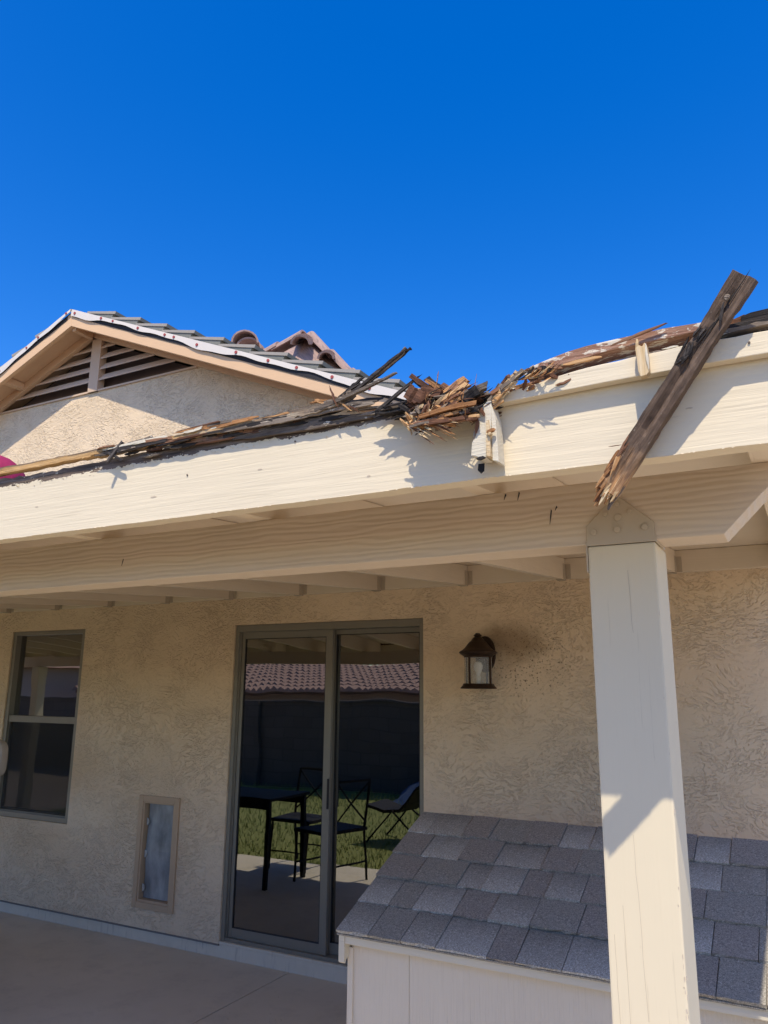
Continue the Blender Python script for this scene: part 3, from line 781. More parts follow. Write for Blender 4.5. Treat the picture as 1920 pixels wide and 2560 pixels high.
# the long torn trim strip that curls up off the fascia
strip = thing('torn_trim_strip', 'long torn wooden trim strip peeling up from the left fascia, frayed at its raised tip', 'broken trim', (-1.3, -3.12, 2.20))
def torn_strip():
    g = random.Random(21); Y = -3.113
    left = [(-3.2, Y, 2.206, .016), (-1.95, Y, 2.206, .016), (-1.6, Y, 2.2055, .016), (-1.45, Y-.002, 2.2065, .014), (-1.36, Y-.004, 2.2095, .009), (-1.29, Y-.006, 2.2120, .003)]
    part('strip_body', ribbon(dense(left, 8), 0, .020, g, .0007), m_w_strip, strip)
    main = [(-1.46, Y-.003, 2.2000, .003), (-1.36, Y-.004, 2.2010, .009), (-1.22, Y-.004, 2.2030, .0125), (-1.08, Y-.006, 2.2045, .012), (-.96, Y-.007, 2.2045, .015), (-.88, Y-.009, 2.2045, .016), (-.81, Y-.012, 2.2065, .016), (-.753, Y-.014, 2.2115, .014), (-.715, Y-.016, 2.2245, .009)]
    part('strip_body', ribbon(dense(main, 9), 0, .018, g, .0018), m_w_strip, strip)
    for k in range(30):                                        # split layers lying along it
        x = g.uniform(-1.42, -.84); L = g.uniform(.05, .19); top = g.random() < .45
        z = (2.2105 if top else 2.1975)+g.gauss(0, .0022)
        sliver('splinter', strip, (x, Y-.012-.006*g.random(), z), (x+L, Y-.013-.006*g.random(), z+g.gauss(.001, .003)), g.uniform(.003, .008), .005, g.choice((m_w_char, m_w_grey, m_w_char, m_w_brown)) if not top else g.choice((m_w_grey, m_w_paint, m_w_brown, m_w_orange)), g, ends=(1, g.random() < .5), n=7, bend=.002)
    br = [(-.775, Y-.012, 2.209, .008), (-.715, Y-.016, 2.229, .014), (-.66, Y-.018, 2.259, .013), (-.615, Y-.02, 2.284, .010), (-.588, Y-.02, 2.299, .006)]
    for k in range(5):
        q = [(x+g.gauss(0, .002), y-.004+.0045*k, z+(k-2)*.0022+g.gauss(0, .001), w_*.42) for x, y, z, w_ in br]
        q[-1] = (q[-1][0]-g.uniform(0, .02), q[-1][1], q[-1][2]-g.uniform(0, .010), .0025)
        part('strand', ribbon(dense(q, 5), 0, .006, g, .0007), m_w_char if k in (0, 3, 4) else m_w_grey, strip)
    br = [(-.80, Y-.016, 2.206, .012), (-.735, Y-.020, 2.216, .010), (-.68, Y-.022, 2.231, .008), (-.622, Y-.024, 2.2455, .003)]
    for k in range(3):
        q = [(x+g.gauss(0, .002), y-.003+.004*k, z+(k-1)*.002, w_*.6) for x, y, z, w_ in br]
        part('strand', ribbon(dense(q, 5), 0, .006, g, .0006), m_w_grey, strip)
    for a, b, wd, m in (((-.735, Y-.02, 2.227), (-.690, Y-.02, 2.252), .006, m_w_char), ((-.745, Y-.02, 2.222), (-.70, Y-.02, 2.241), .005, m_w_char), ((-.728, Y-.02, 2.205), (-.658, Y-.01, 2.2065), .009, m_w_char), ((-.735, Y-.02, 2.202), (-.664, Y-.012, 2.202), .006, m_w_grey),
                        ((-.745, Y-.026, 2.2), (-.767, Y-.02, 2.246), .003, m_w_brown), ((-.74, Y-.02, 2.208), (-.715, Y-.02, 2.188), .003, m_w_orange), ((-.72, Y-.02, 2.198), (-.70, Y-.02, 2.184), .0035, m_w_brown), ((-.80, Y-.02, 2.224), (-.765, Y-.018, 2.211), .008, m_w_orange), ((-.81, Y-.02, 2.221), (-.772, Y-.02, 2.220), .004, m_w_orange), ((-.78, Y-.02, 2.215), (-.755, Y-.02, 2.2165), .006, m_w_grey)):
        sliver('splinter', strip, a, b, wd, .006, m, g)
    # flaking slivers along the bare edge below the strip
    for k in range(46):
        x = g.uniform(-1.36, -.66); L = g.uniform(.03, .12); z = 2.1915+g.gauss(0, .0055)-max(0, (x+.8))*.03
        sliver('splinter', strip, (x, Y-.006, z), (x+L, Y-.006, z+g.gauss(0, .003)), g.uniform(.003, .008), .006, g.choice((m_w_char, m_w_char, m_w_grey, m_w_brown)), g, n=5)
    ln = sliver('splinter', strip, (-1.02, Y-.004, 2.184), (-.665, Y-.004, 2.180), .020, .008, m_w_grey, g, n=12); ln['label'] = 'thick grey brown sliver along the bare top edge'
torn_strip()

twig = thing('crossed_twig', 'thin dark crossed sticks caught on the left fascia edge', 'stick', (-1.36, -3.13, 2.17))
g0 = random.Random(2)
sliver('stick', twig, (-1.330, -3.126, 2.219), (-1.356, -3.138, 2.172), .0065, .006, m_w_char, g0, ends=(0, 0))
sliver('stick', twig, (-1.374, -3.130, 2.200), (-1.318, -3.130, 2.172), .0065, .006, m_w_char, g0, ends=(1, 0))

# heap of splintered rafter tail where the fascia broke
heap = thing('splintered_wood', 'heap of charred and orange splintered wood bursting from the fascia break', 'splintered wood', (-.53, -3.14, 2.16))
def heap_build():
    g = random.Random(33); Y = -3.125
    def many(n, fx, fz, fd, fL, fw, mats, y=(-.04, .005), roll=.5):
        for k in range(n):
            x, z = fx(), fz(); L = fL(); a = fd(); yy = Y+g.uniform(*y)
            dx, dz = math.cos(a)*L/2, math.sin(a)*L/2; dy = g.gauss(0, .006)
            sliver('splinter', heap, (x-dx, yy-dy, z-dz), (x+dx, yy+dy, z+dz), fw(), g.uniform(.003, .006), g.choice(mats), g, roll=g.gauss(0, roll), n=5, bend=.002)
    Uf = g.uniform
    # grey charred fibres on the left
    many(32, lambda: Uf(-.65, -.565), lambda: Uf(2.166, 2.190), lambda: g.gauss(.03, .13), lambda: Uf(.03, .085), lambda: Uf(.002, .005), (m_w_char, m_w_char, m_w_grey), (-.025, .005))
    # brown slabs leaning down to the right
    for k in range(9):
        x = -.599+.0075*k+g.gauss(0, .0015); z = 2.239-.004*k+g.gauss(0, .003); L = Uf(.8, 1.05)
        sliver('splinter', heap, (x, Y-.014+.004*(k % 4), z), (x+.056*L, Y-.012+.003*(k % 3), z-.047*L), Uf(.007, .012), .009, g.choice((m_w_brown, m_w_brown, m_w_orange, m_w_char)), g, ends=(0, 0), n=5)
    for k in range(14):
        x, z = Uf(-.605, -.565), Uf(2.178, 2.205); w_ = Uf(.012, .022); a_ = g.gauss(-.7, .6); L = Uf(.022, .04)
        sliver('splinter', heap, (x, Y-.01-.012*g.random(), z), (x+L*math.cos(a_), Y-.012, z+L*math.sin(a_)), w_, .009, g.choice((m_w_brown, m_w_brown, m_w_char)), g, ends=(0, 0), n=4)
    # charred core, layered up to the right
    many(52, lambda: Uf(-.575, -.450), lambda: Uf(2.138, 2.186), lambda: g.gauss(.42, .16), lambda: Uf(.025, .07), lambda: Uf(.003, .0085), (m_w_char, m_w_char, m_w_char, m_w_grey, m_w_brown), (-.028, .012), .9)
    many(26, lambda: Uf(-.60, -.55), lambda: Uf(2.155, 2.185), lambda: g.gauss(-.5, .35), lambda: Uf(.02, .045), lambda: Uf(.004, .009), (m_w_char, m_w_char, m_w_brown, m_w_grey), (-.03, .0), .9)
    # golden slabs across the middle
    for k in range(10):
        x0, z0 = -.552+g.gauss(0, .010), 2.158+.0032*k+g.gauss(0, .003)
        sliver('splinter', heap, (x0, Y-.034+.003*k, z0), (x0+.046+g.gauss(0, .008), Y-.024+.002*k, z0+.029+g.gauss(0, .004)), Uf(.007, .015), .006, g.choice((m_w_orange, m_w_orange, m_w_pale, m_w_brown)), g, ends=(0, 0), n=5)
    many(22, lambda: Uf(-.59, -.48), lambda: Uf(2.140, 2.180), lambda: g.gauss(.40, .22), lambda: Uf(.02, .05), lambda: Uf(.003, .007), (m_w_orange, m_w_brown, m_w_brown, m_w_pale), (-.04, -.01), .9)
    many(16, lambda: Uf(-.575, -.535), lambda: Uf(2.150, 2.172), lambda: g.gauss(1.0, .5), lambda: Uf(.008, .018), lambda: Uf(.004, .008), (m_w_orange, m_w_pale, m_w_brown), (-.045, -.02), .9)
    # layered tongue under the core, lying almost level
    for k in range(22):
        x0, z0 = -.585+Uf(0, .045), 2.136+Uf(-.010, .012); L = Uf(.05, .105); a_ = g.gauss(.01, .07)
        sliver('splinter', heap, (x0, Y-.030-Uf(0, .018), z0), (min(x0+L*math.cos(a_), -.462), Y-.034-Uf(0, .016), z0+L*math.sin(a_)+.004), Uf(.003, .008), .005, g.choice((m_w_orange, m_w_brown, m_w_brown, m_w_char, m_w_grey)), g, ends=(0, 0), n=6, bend=.003)
    for x0, z0, x1, z1, wd, m in ((-.602, 2.205, -.565, 2.180, .026, m_w_brown), (-.575, 2.196, -.535, 2.186, .018, m_w_brown), (-.556, 2.150, -.490, 2.176, .018, m_w_orange), (-.520, 2.150, -.462, 2.180, .020, m_w_char), (-.590, 2.142, -.505, 2.128, .013, m_w_orange), (-.505, 2.176, -.448, 2.188, .012, m_w_grey)):
        sliver('splinter', heap, (x0, Y-.022-.012*g.random(), z0), (x1, Y-.026-.010*g.random(), z1), wd, .010, m, g, ends=(0, 0), n=8, bend=.003)
    # crumbled blocks broken across the grain
    many(26, lambda: Uf(-.585, -.465), lambda: Uf(2.135, 2.182), lambda: g.gauss(.2, .9), lambda: Uf(.010, .024), lambda: Uf(.007, .014), (m_w_brown, m_w_orange, m_w_char, m_w_char, m_w_grey), (-.045, -.012), 1.2)
    # frayed fibres, too fine to pick apart, as one tuft
    tuft = MB()
    def fibre(p0, p1, wd, mi):
        p0, p1 = Vector(p0), Vector(p1); d = p1-p0; m = splinter_mesh(d.length, wd, wd*.8, g, (0, 1), 6, .003)
        x = d.normalized(); z = x.cross(Vector((0, 1, 0))).normalized(); y = z.cross(x); Mx = Matrix((x, y, z)).transposed(); c0 = (p0+p1)/2
        tuft.add([c0+Mx @ Vector(v) for v in m.v], m.f, mi)
    for k in range(34):
        v = Uf(-1, 1); x0, z0 = -.590+.020*Uf(0, 1)+.010*v, 2.143+.009*v; a_ = -.56+.12*v+g.gauss(0, .11); L = .035+.070*Uf(0, 1)-.02*abs(v)
        fibre((x0, Y-.034+Uf(-.008, .008), z0), (x0+math.cos(a_)*L, Y-.046+Uf(-.008, .004), z0+math.sin(a_)*L), Uf(.0014, .0036), g.choice((0, 0, 1, 2)))
    for k in range(60):
        x0, z0 = Uf(-.59, -.47), Uf(2.128, 2.19); a_ = g.gauss(.35, .6); L = Uf(.015, .05)
        fibre((x0, Y-.03, z0), (x0+math.cos(a_)*L, Y-.03+g.gauss(0, .015), z0+math.sin(a_)*L), Uf(.0008, .0018), g.choice((0, 1, 2, 3)))
    for k in range(40):
        u = Uf(0, 1); x0, z0 = -.47+.13*u, 2.140+.05*min(1, u*2.2)
        fibre((x0, Y-.02, z0), (x0+Uf(.01, .035), Y-.022+g.gauss(0, .006), z0+Uf(0, .022)), Uf(.001, .0025), g.choice((0, 1, 2, 3)))
    part('fibre_tuft', tuft, [m_w_orange, m_w_pale, m_w_brown, m_w_char], heap, kind='stuff')
    many(12, lambda: Uf(-.602, -.575), lambda: Uf(2.128, 2.150), lambda: g.gauss(-1.0, .35), lambda: Uf(.012, .026), lambda: Uf(.004, .007), (m_w_orange, m_w_pale), (-.045, -.02))
    # layers climbing the torn end of the trim on the right
    for k in range(26):
        u = Uf(0, 1); x0, z0 = -.470+.050*u+g.gauss(0, .003), 2.137+.050*u+g.gauss(0, .006)
        sliver('splinter', heap, (x0, Y-.018+Uf(-.012, .01), z0), (x0+.030+g.gauss(0, .005), Y-.016+Uf(-.01, .008), z0+.027+g.gauss(0, .004)), Uf(.005, .010), .005, g.choice((m_w_pale, m_w_orange, m_w_brown, m_w_grey, m_w_grey)), g, ends=(0, 0), n=5)
    many(14, lambda: Uf(-.53, -.43), lambda: Uf(2.178, 2.191), lambda: g.gauss(.10, .12), lambda: Uf(.03, .06), lambda: Uf(.002, .0045), (m_w_char, m_w_brown, m_w_grey), (-.01, .02))
    # crumbs along the trim top
    many(20, lambda: Uf(-.405, -.315), lambda: Uf(2.176, 2.192)+.0, lambda: g.gauss(.2, .35), lambda: Uf(.012, .035), lambda: Uf(.003, .007), (m_w_orange, m_w_brown, m_w_brown), (-.012, .012))
heap_build()
heap.location = Vector(heap.location)+Vector((.014, 0, -.007))
b = thing('charred_stick', 'thin black charred stick leaning up out of the splintered wood', 'stick', (-.62, -3.125, 2.20))
sliver('stick', b, (-.668, -3.122, 2.182), (-.577, -3.128, 2.234), .0065, .006, m_w_char, g0, ends=(0, 1))
sliver('splinter', b, (-.624, -3.130, 2.160), (-.600, -3.124, 2.178), .005, .004, m_w_char, g0)

# painted end block of the old trim, hanging at the break
hang = thing('hanging_trim_end', 'cream painted split trim end hanging down beside the splintered break', 'broken trim', (-.44, -3.14, 2.10))
def hanging():
    g = random.Random(8)
    out = [(-.437, 2.152), (-.450, 2.140), (-.4555, 2.115), (-.458, 2.096), (-.4655, 2.082), (-.4675, 2.060), (-.458, 2.057), (-.452, 2.053), (-.4405, 2.053), (-.4395, 2.075), (-.4380, 2.100), (-.4365, 2.115), (-.431, 2.10), (-.4285, 2.1525)]
    part('painted_block', MB().prism(out, -3.151, -3.117), m_w_paint, hang, .0012)
    part('split_block', MB().prism([(-.4375, 2.113), (-.4335, 2.1185), (-.431, 2.100), (-.4305, 2.052), (-.4375, 2.053)], -3.157, -3.125), m_w_pale, hang, .0008)
    part('split_block', MB().prism([(-.4300, 2.150), (-.4225, 2.120), (-.4205, 2.085), (-.4185, 2.0425), (-.4295, 2.047)], -3.150, -3.118), m_w_paint, hang, .0008)
    for a, b_, wd, m in (((-.4515, -3.156, 2.120), (-.457, -3.152, 2.098), .005, m_w_brown), ((-.447, -3.157, 2.142), (-.440, -3.155, 2.126), .006, m_w_brown), ((-.434, -3.160, 2.094), (-.420, -3.158, 2.098), .005, m_w_orange), ((-.4325, -3.158, 2.093), (-.426, -3.160, 2.088), .006, m_w_pale), ((-.455, -3.157, 2.050), (-.440, -3.155, 2.052), .005, m_w_char), ((-.4565, -3.15, 2.108), (-.462, -3.15, 2.088), .004, m_w_grey)):
        sliver('splinter', hang, a, b_, wd, .006, m, g, n=5)
    part('nail_plate', MB().prism([(-.459, 2.047), (-.4485, 2.047), (-.4495, 2.034), (-.455, 2.030), (-.4605, 2.036)], -3.139, -3.136), m_black, hang)
hanging()

# old edge board lying behind the right trim
eb = thing('rotten_edge_board', 'red brown rotten board with peeling white paint lying behind the right trim', 'board', (-.24, -3.10, 2.21))
def edge_board():
    g = random.Random(14)
    tp = [(-.385, 2.206), (-.372, 2.2135), (-.352, 2.2185), (-.33, 2.2245), (-.30, 2.2290), (-.27, 2.2325), (-.235, 2.2345), (-.20, 2.2360), (-.15, 2.2362), (-.10, 2.2352), (-.05, 2.234)]
    bt = [(-.05, 2.222), (-.10, 2.2205), (-.16, 2.2185), (-.20, 2.2172), (-.235, 2.2168), (-.27, 2.2130), (-.30, 2.2095), (-.335, 2.2062), (-.36, 2.203), (-.378, 2.2005)]
    tp = [(x+g.gauss(0, .0015), z+g.gauss(0, .0005)) for x, z in tp]; bt = [(x, z+g.gauss(0, .0004)) for x, z in bt]
    bd = MB().prism(tp+bt, -3.119, -3.072)
    m = wood('rotten_board_wood', [(.25, (.09, .045, .03)), (.5, (.28, .15, .10)), (.74, (.46, .30, .21))], peel=(.53, (.66, .58, .46)), rv=.0)
    part('board_body', bd, m, eb, .0012)
    for k in range(16):
        x = g.uniform(-.385, -.335)
        sliver('splinter', eb, (x, -3.125+g.uniform(0, .02), 2.196+g.uniform(-.004, .016)), (x+g.uniform(.012, .03), -3.122, 2.200+g.uniform(0, .016)), g.uniform(.002, .006), .004, g.choice((m_w_brown, m_w_char, m_w_orange, m_w_pale)), g, n=4)
    sliver('splinter', eb, (-.225, -3.127, 2.222), (-.142, -3.127, 2.241), .0045, .004, m_w_brown, g)
    sliver('splinter', eb, (-.31, -3.125, 2.2045), (-.245, -3.125, 2.2065), .006, .004, m_w_orange, g)
    for k in range(9):
        x = -.185+.012*k; sliver('splinter', eb, (x, -3.128, 2.1935+g.gauss(0, .002)), (x+.022, -3.126, 2.1955+g.gauss(0, .0015)), .0035, .005, m_w_grey if k % 3 else m_w_paint, g, n=4)
edge_board()

# pale split stub standing on the trim
stub = thing('pale_wood_stub', 'short pale split stub of wood standing upright against the right trim', 'wood stub', (-.18, -3.145, 2.15))
def stub_b():
    g = random.Random(1)
    part('stub_body', MB().prism([(-.1885, 2.199), (-.1825, 2.2035), (-.1775, 2.2005), (-.174, 2.2065), (-.1705, 2.2005), (-.1695, 2.157), (-.1740, 2.1515), (-.1835, 2.1505), (-.1860, 2.160)], -3.148, -3.1325), m_w_pale_z, stub, .001)
    sliver('splinter', stub, (-.1865, -3.143, 2.19), (-.1850, -3.143, 2.2165), .0045, .004, m_w_pale, g)
    sliver('splinter', stub, (-.1720, -3.149, 2.203), (-.1700, -3.149, 2.160), .0035, .003, m_w_paint, g)
m_w_pale_z = wood('pale_split_wood_upright', [(.25, (.26, .15, .07)), (.46, (.60, .43, .23)), (.72, (.74, .62, .42))], axis=2)
stub_b()

# loose charred trim board leaning across the fascia
bar = thing('charred_board', 'dark brown charred board leaning diagonally across the right fascia, orange at its broken foot', 'broken board', (-.262, -3.12, 1.965))
def loose_board():
    g = random.Random(17)
    p0 = Vector((-.259, -3.121, 1.964)); p1 = Vector((-.022, -3.162, 2.2735))
    d = (p1-p0); L = d.length; x = d.normalized(); y = Vector((0, 1, 0)); y = (y-x*y.dot(x)).normalized(); z = x.cross(y)
    if z.z < 0: z = -z
    W, T = .0345, .019
    def Wp(u, v, t_): return p0+x*(u*L)+z*(v*W)+y*(t_*T)
    n = 34; mb = MB(); vs = []
    for i in range(n+1):
        u = .045+.955*i/n
        bulge = 1.0+.04*math.sin(u*7)+(.05 if u > .86 else 0)-.05*math.exp(-((u-.75)/.05)**2)
        cut = 0
        for v, t_ in ((-.5, -.5), (-.22, -.53), (.0, -.47), (.24, -.53), (.5, -.5), (.5, .5), (-.5, .5)):
            vv = v*bulge; tt = t_
            if v == 0.0: tt += .10+.05*math.sin(u*23)+(.25 if .30 < u < .62 else 0)*.6
            if .60 < u < .72 and v > 0: tt += .22*g.random()            # rotted hollow
            if u > .88 and v in (0.0, .24): tt += .16                     # split in the upper end
            vs.append(Wp(u+g.gauss(0, .002), vv+g.gauss(0, .012), tt+g.gauss(0, .02)))
    m = 7; fs = []
    for i in range(n):
        for k in range(m): fs.append((i*m+k, i*m+(k+1) % m, (i+1)*m+(k+1) % m, (i+1)*m+k))
    fs += [tuple(range(m-1, -1, -1)), tuple(n*m+k for k in range(m))]
    mb.add(vs, fs)
    # local frame for the grain: object aligned with the board
    me = bpy.data.meshes.new('board_body'); R3 = Matrix((x, y, z)).transposed()
    me.from_pydata([R3.transposed() @ (Vector(v)-p0) for v in mb.v], [], mb.f)
    t = NT('charred_board_wood'); lx, ly, lz = t.sep()
    gr = t.noise(t.map((6, 90, 110)), 2.2, 5, .65, .5); bg_ = t.noise(t.map((9, 25, 25)), 3, 4, .6)
    f = t.math('ADD', t.math('MULTIPLY', gr, .6), t.math('MULTIPLY', bg_, .4))
    c = t.ramp(f, [(.30, (.030, .020, .014)), (.5, (.105, .068, .045)), (.72, (.22, .15, .105))])
    k1 = t.ramp(t.math('ADD', lx, t.math('MULTIPLY', t.noise(t.map((20, 60, 60)), 2, 4), .12)), [(.085, 1.), (.155, 0.)])
    c = t.mix(k1, c, t.ramp(gr, [(.3, (.12, .05, .02)), (.5, (.40, .22, .10)), (.7, (.62, .42, .22))]))
    # soft black rot round the lifted spot
    a = t.math('ABSOLUTE', t.math('SUBTRACT', lx, .262)); bz_ = t.math('ABSOLUTE', t.math('SUBTRACT', lz, .008))
    rot = t.ramp(t.math('ADD', t.math('MULTIPLY', a, 18), t.math('ADD', t.math('MULTIPLY', bz_, 40), t.noise(t.map((30, 80, 80)), 3, 4))), [(.70, 1.), (1.15, 0.)])
    c = t.mix(t.math('MULTIPLY', rot, .8), c, (.018, .016, .016))
    pk = t.ramp(t.noise(t.map((30, 140, 160), loc=(1, 5, 2)), 2, 4, .6), [(.70, 0.), (.73, 1.)])
    c = t.mix(t.math('MULTIPLY', pk, .8), c, (.55, .50, .40))
    me.materials.append(t.fin(c, .75, t.bump(gr, .8, .003), .3))
    bm = bmesh.new(); bm.from_mesh(me); bmesh.ops.recalc_face_normals(bm, faces=bm.faces); bm.to_mesh(me); bm.free()
    o = bpy.data.objects.new('board_body', me); C.objects.link(o); o.parent = bar
    o.matrix_local = Matrix.Translation(p0-bar.location) @ R3.to_4x4()
    def S(u0, v0, u1, v1, wd, mat, t0=-.55, t1=-.55, th=.004): return sliver('splinter', bar, Wp(u0, v0, t0), Wp(u1, v1, t1), wd, th, mat, g, n=6)
    # broken foot: fibres of different length
    for k in range(30):
        v = g.uniform(-.48, .48); u0 = g.uniform(.05, .16); u1 = g.uniform(-.03, .03)+.02*abs(v)
        mt = g.choice((m_w_orange, m_w_orange, m_w_pale, m_w_brown)) if v > -.1 else g.choice((m_w_pale, m_w_pale, m_w_grey, m_w_orange))
        S(u0, v, u1, v+g.gauss(0, .06), g.uniform(.0025, .0055), mt, g.uniform(-.55, .4), g.uniform(-.5, .4))
    for k in range(10):
        u = g.uniform(.13, .28); S(u, .42+g.gauss(0, .06), u-.10, .40+g.gauss(0, .08), .004, m_w_orange if k % 3 else m_w_brown, -.5, -.58)
    for k in range(12):
        u = g.uniform(.60, .74); S(u, g.uniform(.05, .5), u+.05, g.uniform(.1, .5), .003, m_w_char, -.52, -.56)
    S(.88, .10, .80, -.28, .004, m_w_char, -.62, -.7); S(.91, .10, .885, .0, .007, m_w_grey, -.66, -.85)
    S(.23, .55, .20, .95, .0012, m_w_brown, -.6, -.8, .0012)
    S(.60, .50, .71, .60, .003, m_w_char, -.4, -.4)
    S(.99, -.12, .70, -.05, .0022, m_w_char, -.535, -.52, .002); S(.80, -.02, .68, .12, .002, m_w_char, -.535, -.52, .002)
loose_board()

# magenta ball of cloth on the roof
t = NT('magenta_cloth'); n = t.noise(t.map((8, 8, 2)), 4, 3); m_mag = t.fin(t.mix(n, (.24, .012, .055), (.34, .022, .09)), .75, t.bump(n, .4, .01), .3)
mg = thing('magenta_cushion', 'round magenta cloth cushion lying on the patio roof at the left edge', 'cushion', (-2.43, -2.7, 2.23))
mb = MB(); prof = []
for k in range(13):
    a = -math.pi/2+math.pi*k/12; prof.append((max(.002, .125*math.cos(a)), .114+.118*math.sin(a)))
mb.lathe(prof, (-2.43, -2.7, 2.2285), 28)
mb.v = [(-2.43+(x+2.43)*(1+.03*math.cos(14*math.atan2(y+2.7, x+2.43))), -2.7+(y+2.7)*(1+.03*math.cos(14*math.atan2(y+2.7, x+2.43))), z) for x, y, z in mb.v]
part('cushion_body', mb, m_mag, mg, smooth=True)
part('button', MB().lathe([(.012, 0), (.012, .006), (.004, .009)], (-2.43, -2.7, 2.459), 12), m_mag, mg)

# ------------------------------------------------------------ wall lantern
lamp = thing('wall_lantern', 'dark bronze outdoor wall lantern with clear glass beside the sliding door', 'wall lantern', (-1.64, 0, 1.69))
def lantern():
    c = (-1.64, -.13, 0); 
    part('base', MB().lathe([(.060, 1.687), (.101, 1.688), (.103, 1.692), (.090, 1.706), (.088, 1.712), (.086, 1.716)], c, 28), m_bronze, lamp, smooth=True)
    part('glass_shade', MB().lathe([(.078, 1.7165), (.078, 1.862), (.0765, 1.862), (.0765, 1.7165)], c, 28, cap=False), m_lampglass, lamp, smooth=True)
    part('cap', MB().lathe([(.080, 1.861), (.082, 1.868), (.100, 1.880), (.107, 1.886), (.108, 1.890), (.104, 1.895), (.090, 1.903), (.075, 1.915), (.060, 1.934), (.050, 1.946), (.046, 1.950), (.040, 1.953), (.032, 1.966), (.024, 1.974), (.018, 1.977)], c, 32), m_bronze, lamp, smooth=True)
    part('finial', MB().lathe([(.015, 1.976), (.020, 1.981), (.024, 1.985), (.020, 1.990), (.013, 1.994), (.013, 1.998), (.008, 1.999)], c, 16), m_bronze, lamp, smooth=True)
    for a in (R(255), R(345), R(75), R(165)):
        x, y = c[0]+.083*math.cos(a), c[1]+.083*math.sin(a)
        part('post', MB().box(x-.005, x+.005, y-.005, y+.005, 1.715, 1.864), m_bronze, lamp, .001)
    # backplate: oval on the wall, with the arm
    ov = [(-1.64+.062*math.cos(k*.2618), 1.885+.105*math.sin(k*.2618)) for k in range(24)]
    part('backplate', MB().prism(ov, -.022, -.001), m_bronze, lamp, .006)
    part('arm', MB().tube([(-1.64, -.020, 1.91), (-1.64, -.05, 1.935), (-1.64, -.075, 1.935), (-1.64, -.09, 1.915)], .014, 10), m_bronze, lamp, smooth=True)
    part('bulb_holder', MB().lathe([(.013, 1.716), (.015, 1.75), (.012, 1.76)], c, 12), plain('ivory_socket', (.7, .68, .6), .5), lamp)
    part('bulb', MB().lathe([(.010, 1.76), (.014, 1.775), (.024, 1.80), (.026, 1.815), (.020, 1.832), (.004, 1.84)], c, 14), plain('frosted_bulb', (.75, .74, .70), .3), lamp, smooth=True)
lantern()

# ------------------------------------------------------------ dog house
dog = thing('dog_house', 'large pale wooden dog house with grey shingle roof in front of the sliding door', 'dog house', (-.55, -1.25, 0))
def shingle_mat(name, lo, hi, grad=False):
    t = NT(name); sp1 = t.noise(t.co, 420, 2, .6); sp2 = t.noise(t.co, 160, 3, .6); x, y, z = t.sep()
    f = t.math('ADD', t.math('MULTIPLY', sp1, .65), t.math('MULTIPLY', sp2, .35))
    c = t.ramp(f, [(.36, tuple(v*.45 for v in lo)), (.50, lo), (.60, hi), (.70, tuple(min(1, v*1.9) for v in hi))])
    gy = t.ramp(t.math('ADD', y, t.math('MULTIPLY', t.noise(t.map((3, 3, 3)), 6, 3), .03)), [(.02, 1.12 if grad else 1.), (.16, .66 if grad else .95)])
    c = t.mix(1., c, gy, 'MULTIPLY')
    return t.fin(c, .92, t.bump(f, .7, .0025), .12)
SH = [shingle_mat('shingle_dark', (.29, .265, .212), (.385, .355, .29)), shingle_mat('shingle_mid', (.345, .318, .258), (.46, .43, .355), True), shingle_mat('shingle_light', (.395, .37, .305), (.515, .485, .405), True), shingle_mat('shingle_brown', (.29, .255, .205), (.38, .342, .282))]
def sid(name, col):
    t = NT(name); g1 = t.noise(t.map((120, 120, 1.6)), 2.0, 4, .6, .2); g2 = t.noise(t.map((200, 200, 2.0), loc=(2, 1, 0)), 2, 3, .6)
    big = t.noise(t.co, 2.5, 4); c = t.mix(big, tuple(v*.92 for v in col), tuple(v*1.06 for v in col))
    c = t.mix(t.math('MULTIPLY', t.ramp(g2, [(.33, 1.), (.42, 0.)]), .30), c, tuple(v*.55 for v in col))
    return t.fin(c, .8, t.bump(g1, .7, .004), .2)
m_sid = sid('grooved_plywood', (.69, .605, .465))
m_dtrim = paint('dog_house_trim_paint', (.63, .57, .435), 0, .6, .6, worn=.6)[0]
